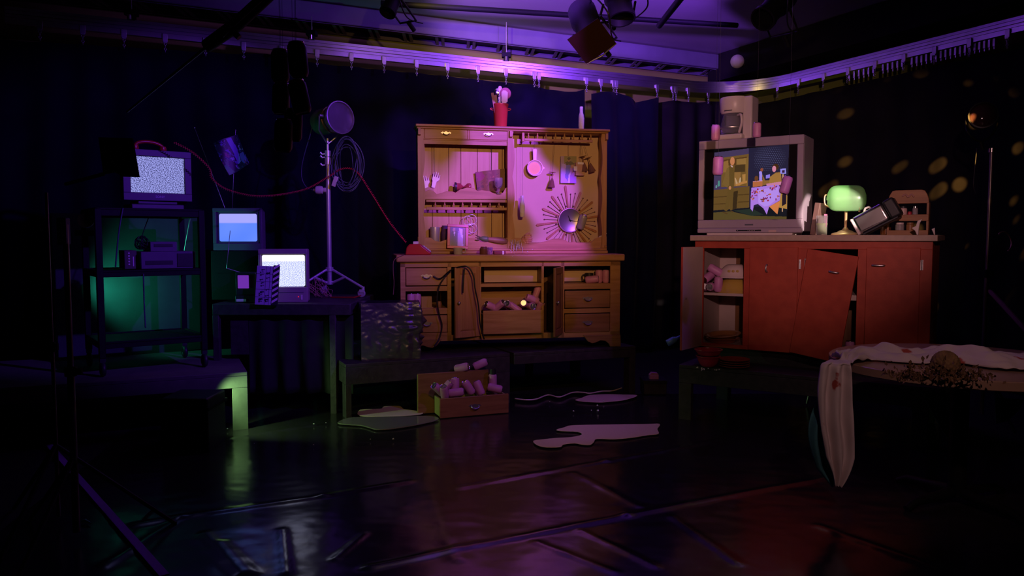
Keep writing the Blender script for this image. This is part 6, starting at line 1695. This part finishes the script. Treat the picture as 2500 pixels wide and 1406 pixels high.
MB().tube(spline([(sw * .36, -.016, shh_ * .86), (sw * .44, -.018, shh_ * .90), (sw * .5, -.018, shh_ * .84), (sw * .58, -.018, shh_ * .90), (sw * .64, -.016, shh_ * .84)], 5), .006, 6).build('carved_ornament', mat('rosy_ornament', (.4, .2, .16), .5), sp, smooth=180)
jc = [mat('spice_brown', (.30, .13, .05), .4), mat('spice_pale', (.60, .42, .38), .4), mat('spice_red', (.48, .03, .07), .4), mat('spice_clear', (.55, .5, .5), .15, trans=.5)]
def jar(x, z, r, h, m, cap, label):
    g = fthing(Q, 'spice_jar', label, 'jar', Q_l(sp0 + Vector((x, .03, z))), 'jars on the spice rack')
    MB().lathe([(0, 0), (r, 0), (r, h * .78), (r * .75, h * .86), (0, h * .86)], n=20).build('jar', m, g, smooth=40)
    MB().lathe([(r * .8, h * .82), (r * .88, h * .84), (r * .88, h), (0, h)], n=20).build('lid', cap, g, smooth=40)
Q_l = lambda v: v
jh = shh_ * .70 - zmid_ - .005
jar(sw * .20, zmid_ - .011, .026, jh * .9, jc[0], drawer_wood, 'brown spice jar at the left of the rack\'s upper shelf')
jar(sw * .37, zmid_ - .011, .026, jh * .97, jc[1], blackp, 'pale spice jar with a black lid in the middle of the rack\'s upper shelf')
jar(sw * .53, zmid_ - .011, .014, jh * .5, jc[2], redp, 'small red spice jar on the rack\'s upper shelf')
jar(sw * .66, zmid_ - .011, .018, jh * .95, jc[3], chrome, 'clear spice jar at the right of the rack\'s upper shelf')
jar(sw * .30, .015, .030, zmid_ - .065, jc[3], whitep, 'wide clear jar at the left of the rack\'s lower shelf')
jar(sw * .55, .015, .026, zmid_ - .065, jc[0], drawer_wood, 'brown jar in the middle of the rack\'s lower shelf')
gt = fthing(Q, 'amber_bottle', 'amber glass bottle left of the spice rack behind the toaster', 'bottle', qtop(2162, .40))
MB().lathe([(0, 0), (.034, 0), (.036, .01), (.036, .12), (.014, .15), (.013, .19), (0, .19)], n=22).build('bottle', mat('amber_bottle', (.25, .08, .02), .15, trans=.3), gt, smooth=50)
MB().cyl((0, 0, .188), (0, 0, .205), .015, n=14).build('cap', blackp, gt, smooth=40)
# white pointed bracket pieces in front of the rack
for (pts, lab) in (([(2252, 533), (2240, 537), (2236, 550), (2225, 555), (2234, 562), (2238, 572), (2242, 572), (2243, 556), (2246, 542)], 'white three-pointed plastic piece standing in front of the spice rack'), ([(2282, 554), (2274, 558), (2278, 566), (2280, 572), (2283, 572)], 'small white pointed piece at the far right end of the worktop')):
    ly = .10
    P = Q.poly(pts, ly); c0_ = Vector((P[0][0], ly, zct)); zmin = min(z for _, z in P)
    g = fthing(Q, 'white_bracket', lab, 'bracket', (c0_.x, ly, zct))
    MB().prism([(x - c0_.x, z - zmin) for x, z in P], 0, .02).build('piece', whitep, g, bevel=.003)
# glass with papers, and a dark block behind the television
gj = fthing(Q, 'drinking_glass', 'straight glass half full of something pale green, beside the large television', 'glass', qtop(2006, .02))
MB().lathe([(0, 0), (.036, 0), (.040, .14), (.038, .14), (.034, .004), (0, .004)], n=26).build('glass', glass, gj, smooth=50)
MB().lathe([(0, .005), (.0335, .005), (.0365, .085), (0, .085)], n=26).build('contents', mat('pale_green_filling', (.50, .50, .16), .5), gj, smooth=40)
MB().box(.018, .034, -.02, .01, .06, .150).build('pink_slip', mat('pink_slip', (.65, .2, .38), .5), gj)
kb = fthing(Q, 'paper_stack', 'dark upright board leaning against the television\'s right side', 'board', qtop(1992, .20), turn=R(-10))
MB().box(-.02, .02, -.07, .07, .0, .24, Matrix.Rotation(R(8), 4, 'Y')).build('board', mat('brown_board', (.16, .08, .07), .6), kb, bevel=.004)

# ================================================================== round table, cloth, dried bouquet (front right)
RC = Vector((2.34, 4.02, 0)); RR = .64; RZ = .765
rt = thing('round_table', 'round pale-edged table with a black pedestal at the front right', 'table', RC)
MB().lathe([(0, RZ - .045), (RR - .004, RZ - .045), (RR, RZ - .041), (RR, RZ - .004), (RR - .004, RZ), (0, RZ)], n=96).build('tabletop', mat('beige_tabletop', (.36, .23, .15), .35, var=.15, vscale=4), rt, smooth=40)
MB().cyl((0, 0, .05), (0, 0, RZ - .045), .045, n=20).build('pedestal', blackm, rt, smooth=40)
for k in range(4):
    a = k * PI / 2 + .4; MB().tube([(0, 0, .07), (math.cos(a) * .3, math.sin(a) * .3, .05), (math.cos(a) * .36, math.sin(a) * .36, .022)], [.03, .022, .02], 8).build('foot', blackm, rt, smooth=60)
# tablecloth: bunched over the back of the table and hanging down at its left
clo = thing('tablecloth', 'stained white flowered tablecloth bunched across the round table and hanging off its left side', 'tablecloth', RC)
path_top = [(2560, 885), (2440, 885), (2380, 882), (2300, 872), (2220, 872), (2150, 868), (2100, 865), (2065, 872), (2046, 885)]
pt = [on(x, y, RZ + .02) - RC for x, y in path_top]
ex = pt[-1].copy(); d_out = Vector((ex.x, ex.y, 0)).normalized()
hang_pts = []
hang_px = [(2040, 893), (2038, 920), (2036, 960), (2038, 1000), (2042, 1050), (2048, 1100), (2050, 1150), (2044, 1186)]
Yh = (RC + ex).y - .02
for x, y in hang_px: hang_pts.append(at(x, y, Yh) - RC)
spine = spline(pt + hang_pts, 8)
n_sp = len(spine)
def cloth(u, v):
    i = u * (n_sp - 1); i0 = min(n_sp - 2, int(i)); p = spine[i0].lerp(spine[i0 + 1], i - i0)
    top_n = (len(pt) - 1) * 8
    s = (v - .5) * 2
    if i <= top_n - 4:
        wd = .17 * (1 - .3 * i / top_n)
        bl = .035 * (1 - s * s) + .028 * noise.noise(Vector((p.x * 8, s * 2.5, 1))) + .014 * noise.noise(Vector((p.x * 22, s * 5, 4)))
        bump = .05 * math.exp(-((p.x + RC.x - (at(2090, 850, 4.4).x)) / .03) ** 2) * max(0, 1 - abs(s - .5) * 1.6) + .045 * math.exp(-((p.x + .02) / .12) ** 2) * (1 - s * s)
        return Vector((p.x, p.y + s * wd, max(RZ + .006, RZ + .012 + max(0, bl) + bump)))
    k = (i - (top_n - 4)) / (n_sp - 1 - top_n + 4)
    wd = (.045 + .032 * math.sin(PI * min(1, k * 1.02)) ** .7) * (1 if k < .8 else max(.28, 1 - (k - .8) * 3.6))
    side = Vector((1, -.25, 0)).normalized()
    fold = .018 * math.sin(s * 7 + k * 2) * min(1, k * 3 + .3) + .010 * noise.noise(Vector((s * 3, k * 6, 2)))
    q = p + side * (s * wd) + Vector((0, -1, 0)) * fold
    if k < .12: q.z = max(q.z, RZ + .006) if (Vector((q.x, q.y, 0)).length < RR) else q.z
    return q
cloth_m = bpy.data.materials.new('stained_white_cloth'); cloth_m.use_nodes = True
nt = cloth_m.node_tree; b = nt.nodes['Principled BSDF']; b.inputs['Roughness'].default_value = .85
tc = nt.nodes.new('ShaderNodeTexCoord'); vo = nt.nodes.new('ShaderNodeTexVoronoi'); vo.inputs['Scale'].default_value = 7
ns = nt.nodes.new('ShaderNodeTexNoise'); ns.inputs['Scale'].default_value = 26
mu = nt.nodes.new('ShaderNodeMath'); mu.operation = 'ADD'; sc2 = nt.nodes.new('ShaderNodeMath'); sc2.operation = 'MULTIPLY'; sc2.inputs[1].default_value = .35
rp = nt.nodes.new('ShaderNodeValToRGB'); rp.color_ramp.elements[0].position = .30; rp.color_ramp.elements[0].color = (.40, .07, .05, 1); rp.color_ramp.elements[1].position = .36; rp.color_ramp.elements[1].color = (.66, .56, .53, 1)
nt.links.new(tc.outputs['Object'], vo.inputs['Vector']); nt.links.new(tc.outputs['Object'], ns.inputs['Vector']); nt.links.new(ns.outputs[0], sc2.inputs[0]); nt.links.new(vo.outputs['Distance'], mu.inputs[0]); nt.links.new(sc2.outputs[0], mu.inputs[1]); nt.links.new(mu.outputs[0], rp.inputs[0]); nt.links.new(rp.outputs[0], b.inputs['Base Color'])
MB().sheet(cloth, 170, 40).build('cloth', cloth_m, clo, smooth=180, solid=.004)
# underside behind the hanging end and scraps below; teal light is in their colour
def under(u, v):
    x = 2001 - 20 * math.sin(PI * v) - 6 * math.sin(v * 5) + u * (34 + 10 * v); y = 965 + v * 222
    if v > .8: x += (v - .8) * 110 * (1 - u) ; 
    p = at(x, y, Yh + .06) - RC
    return p + Vector((0, .018 * math.sin(u * 9 + v * 4), 0))
teal_lit_cloth = mat('underside_with_teal_light', (.05, .19, .20), .85, var=.25, vscale=10)
MB().sheet(under, 20, 40).build('underside', teal_lit_cloth, clo, smooth=180, solid=.003)
for poly, nm in (([(2250, 955), (2262, 956), (2320, 962), (2318, 1075), (2300, 1050), (2272, 1000)], 'a'), ([(2430, 970), (2500, 975), (2490, 1000), (2460, 1028), (2432, 1034)], 'b')):
    P = [at(x, y, 4.25) - RC for x, y in poly]
    mb = MB(); mb.prism([(p.x, p.z) for p in P], 4.25 - RC.y, 4.25 - RC.y + .006); mb.build('hanging_corner', teal_lit_cloth, clo)
# bouquet
bq = thing('dried_bouquet', 'dried leafy bouquet with a round brown head lying on the round table', 'dried flowers', on(2290, 930, RZ + .003))
leafm = mat('dried_leaves', (.16, .085, .035), .7, var=.5, vscale=20)
rr = random.Random(8)
mb = MB()
for k in range(420):
    t = rr.random()
    c = Vector((-.20 + .40 * t + rr.gauss(0, .02), rr.gauss(-.01, .05), .012 + abs(rr.gauss(0, .025)) * (1.3 - abs(t - .5))))
    M = Matrix.Translation(c) @ Euler((rr.uniform(0, 6), rr.uniform(0, 6), rr.uniform(0, 6))).to_matrix().to_4x4()
    s = rr.uniform(.008, .017)
    mb.face([M @ Vector(p) for p in ((-s, 0, 0), (-s * .3, s * .5, s * .15), (s, 0, 0), (-s * .3, -s * .5, s * .15))])
o = mb.build('leaves', leafm, bq); o['kind'] = 'stuff'
mb = MB()
for k in range(9): mb.tube([(-.18 + .03 * k, rr.uniform(-.05, .05), .008), (0, 0, .02), (.16 - .01 * k, rr.uniform(-.04, .04), .010)], .0025, 5)
mb.build('stems', mat('dried_stem', (.2, .12, .05), .7), bq, smooth=180)
hd = MB(); hcn = Vector((.075, .08, .062))
def seed(u, v):
    a = u * 2 * PI; b_2 = v * PI; r = .060 * (1 + .05 * math.sin(a * 14) * math.sin(b_2 * 16))
    return hcn + Vector((r * math.sin(b_2) * math.cos(a), r * math.sin(b_2) * math.sin(a), r * math.cos(b_2)))
hd.sheet(seed, 84, 48).build('round_head', mat('brown_seed_head', (.22, .13, .05), .8, var=.4, vscale=40), bq, smooth=180)
# lamp base and stool behind the cloth
stl = thing('stool', 'low stool with a cream seat half hidden behind the hanging tablecloth', 'stool', on(2000, 995, 0))
sy_ = stl.location.y
zst_ = z_at(stl.location, 928)
MB().lathe([(0, zst_ - .02), (.10, zst_ - .02), (.105, zst_ - .01), (.10, zst_), (0, zst_)], n=30).build('seat', mat('cream_stool_seat', (.45, .32, .18), .6), stl, smooth=40)
for k in range(3):
    a = k * 2.1 + .4; MB().tube([(math.cos(a) * .06, math.sin(a) * .06, zst_ - .02), (math.cos(a) * .10, math.sin(a) * .10, .022)], .011, 8).build('leg', steel, stl, smooth=60)
ball = thing('chrome_kettle', 'small shiny chrome ball-shaped pot on the stool behind the tablecloth', 'pot', Vector((stl.location.x + .02, sy_, zst_)))
MB().sphere((0, 0, .04), .036).build('body', chrome, ball, smooth=180)
MB().cyl((0, 0, .07), (0, 0, .09), .010, n=12).build('knob', blackp, ball, smooth=40)

# ================================================================== stand with round lamp, far right
rs, rz_ = light_stand(2408, 5.9, 362, 'tall thin light stand at the far right holding the dark round lamp', mat('worn_steel_pole', (.42, .36, .35), .35, .8), .013)
MB().cyl((0, 0, rz_ - .03), (0, 0, rz_ + .0), .026, n=16).build('spigot', chrome, rs, smooth=40)
rl = thing('round_lamp', 'dark round glass-fronted lamp on the far right light stand', 'lamp', at(2400, 282, 5.9))
ax = Vector((-.45, -.9, .1)).normalized(); M = ax.to_track_quat('Z', 'Y').to_matrix().to_4x4()
MB().lathe([(0, -.16), (.06, -.15), (.085, -.11), (.095, -.02), (.100, .0), (.100, .02), (.090, .022), (.085, .0)], M, 32).build('housing', blackp, rl, smooth=40)
MB().lathe([(0, .03), (.04, .027), (.07, .016), (.086, .002), (0, .0)], M, 32).build('lens', mat('dark_lens', (.05, .02, .025), .06, spec=.9), rl, smooth=60)
MB().tube(spline([M @ Vector((-.105, 0, -.06)), Vector((-.10, .02, -.12)), Vector((0, .02, -.19)), Vector((.10, .02, -.12)), M @ Vector((.105, 0, -.06))], 6), .007, 8).build('yoke', blackm, rl, smooth=180)
MB().cyl((0.0, .02, -.19), (.02, .02, -.25), .014, n=12).build('stem', blackm, rl, smooth=40)
MB().tube(spline([Vector((-.02, .03, -.24)), Vector((-.035, .02, -.40)), Vector((-.04, .02, -.52)), Vector((-.02, .02, -.58))], 6), .004, 6).build('power_cord', cable_m, rl, smooth=180)
b0, b1 = at(2415, 708, 5.9), at(2520, 822, 5.3)
tag(MB().tube([b0, b1], .018, 10).build('brace_bar', mat('rosy_wood_bar', (.34, .16, .13), .6)), 'slanted bar leaning down to the right from the far right light stand', 'bar')
hp = thing('cable_hoop', 'loop of brass-coloured cable hanging beside the far right light stand', 'cable', at(2452, 590, 6.0))
MB().tube([Vector((.055 * math.cos(a), .02 * math.sin(a), .075 * math.sin(a))) for a in [R(-70) + R(200) * i / 24 for i in range(25)]], .006, 8).build('loop', brass, hp, smooth=180)

# ================================================================== hanging dark cans at upper left, stray bits
for i, (x, y, Y, ax_, lab) in enumerate(((727, 145, 2.75, (-.08, 0, 1), 'dark red can hanging highest in the string of cans left of the work light'), (684, 160, 2.95, (0, 0, 1), 'dim dark can hanging behind the highest dark red can'), (731, 236, 2.85, (-.2, 0, 1), 'dark red can hanging tilted, second in the string of cans'), (686, 240, 3.05, (.05, 0, 1), 'dim dark can hanging left of the tilted dark red can'), (716, 304, 2.95, (.05, 0, 1), 'dark red can hanging third in the string of cans, near the lamp'), (692, 330, 2.90, (.06, 0, 1), 'dark can hanging lowest in the string of cans'))):
    hung_can(x, y, Y, ax_, lab, 1.0, darkcan, topxy=(x + (8 if i % 2 else -4), 20))
bb = thing('blue_bottle', 'blue bottle hanging in the dark between the dresser and the red cabinet', 'bottle', at(1648, 828, 6.2), rot=(0, R(62), 0))
MB().lathe([(0, -.07), (.026, -.07), (.028, -.06), (.028, -.01), (.012, .02), (.011, .06), (.014, .062), (.013, .07), (0, .07)], n=20).build('bottle', mat('blue_bottle', (.10, .25, .55), .3), bb, smooth=50)
MB().cyl((0, 0, .066), (0, 0, .082), .014, n=14).build('cap', whitep, bb, smooth=40)
p = at(1596, 914, 6.9)
pb_ = thing('pink_carton', 'small pink carton in the dark right of the right platform', 'carton', (p.x, p.y, p.z - .04))
MB().box(-.04, .04, -.03, .03, 0, .04).build('carton', mat('pink_carton', (.6, .25, .4), .6), pb_, bevel=.003)
MB().prism([(-.04, .04), (.04, .04), (.03, .055), (-.02, .06)], -.028, .028).build('flap', bpy.data.materials['pink_carton'], pb_)
p = at(1596, 945, 6.9)
st_ = thing('black_stool', 'black block in the dark under the small pink carton', 'block', (pb_.location.x, pb_.location.y, 0))
MB().box(-.10, .10, -.08, .12, .012, pb_.location.z - .001).build('body', darkwood, st_, bevel=.004)
MB().box(-.105, .105, -.085, .125, pb_.location.z - .03, pb_.location.z - .0005).build('top', blackp, st_)
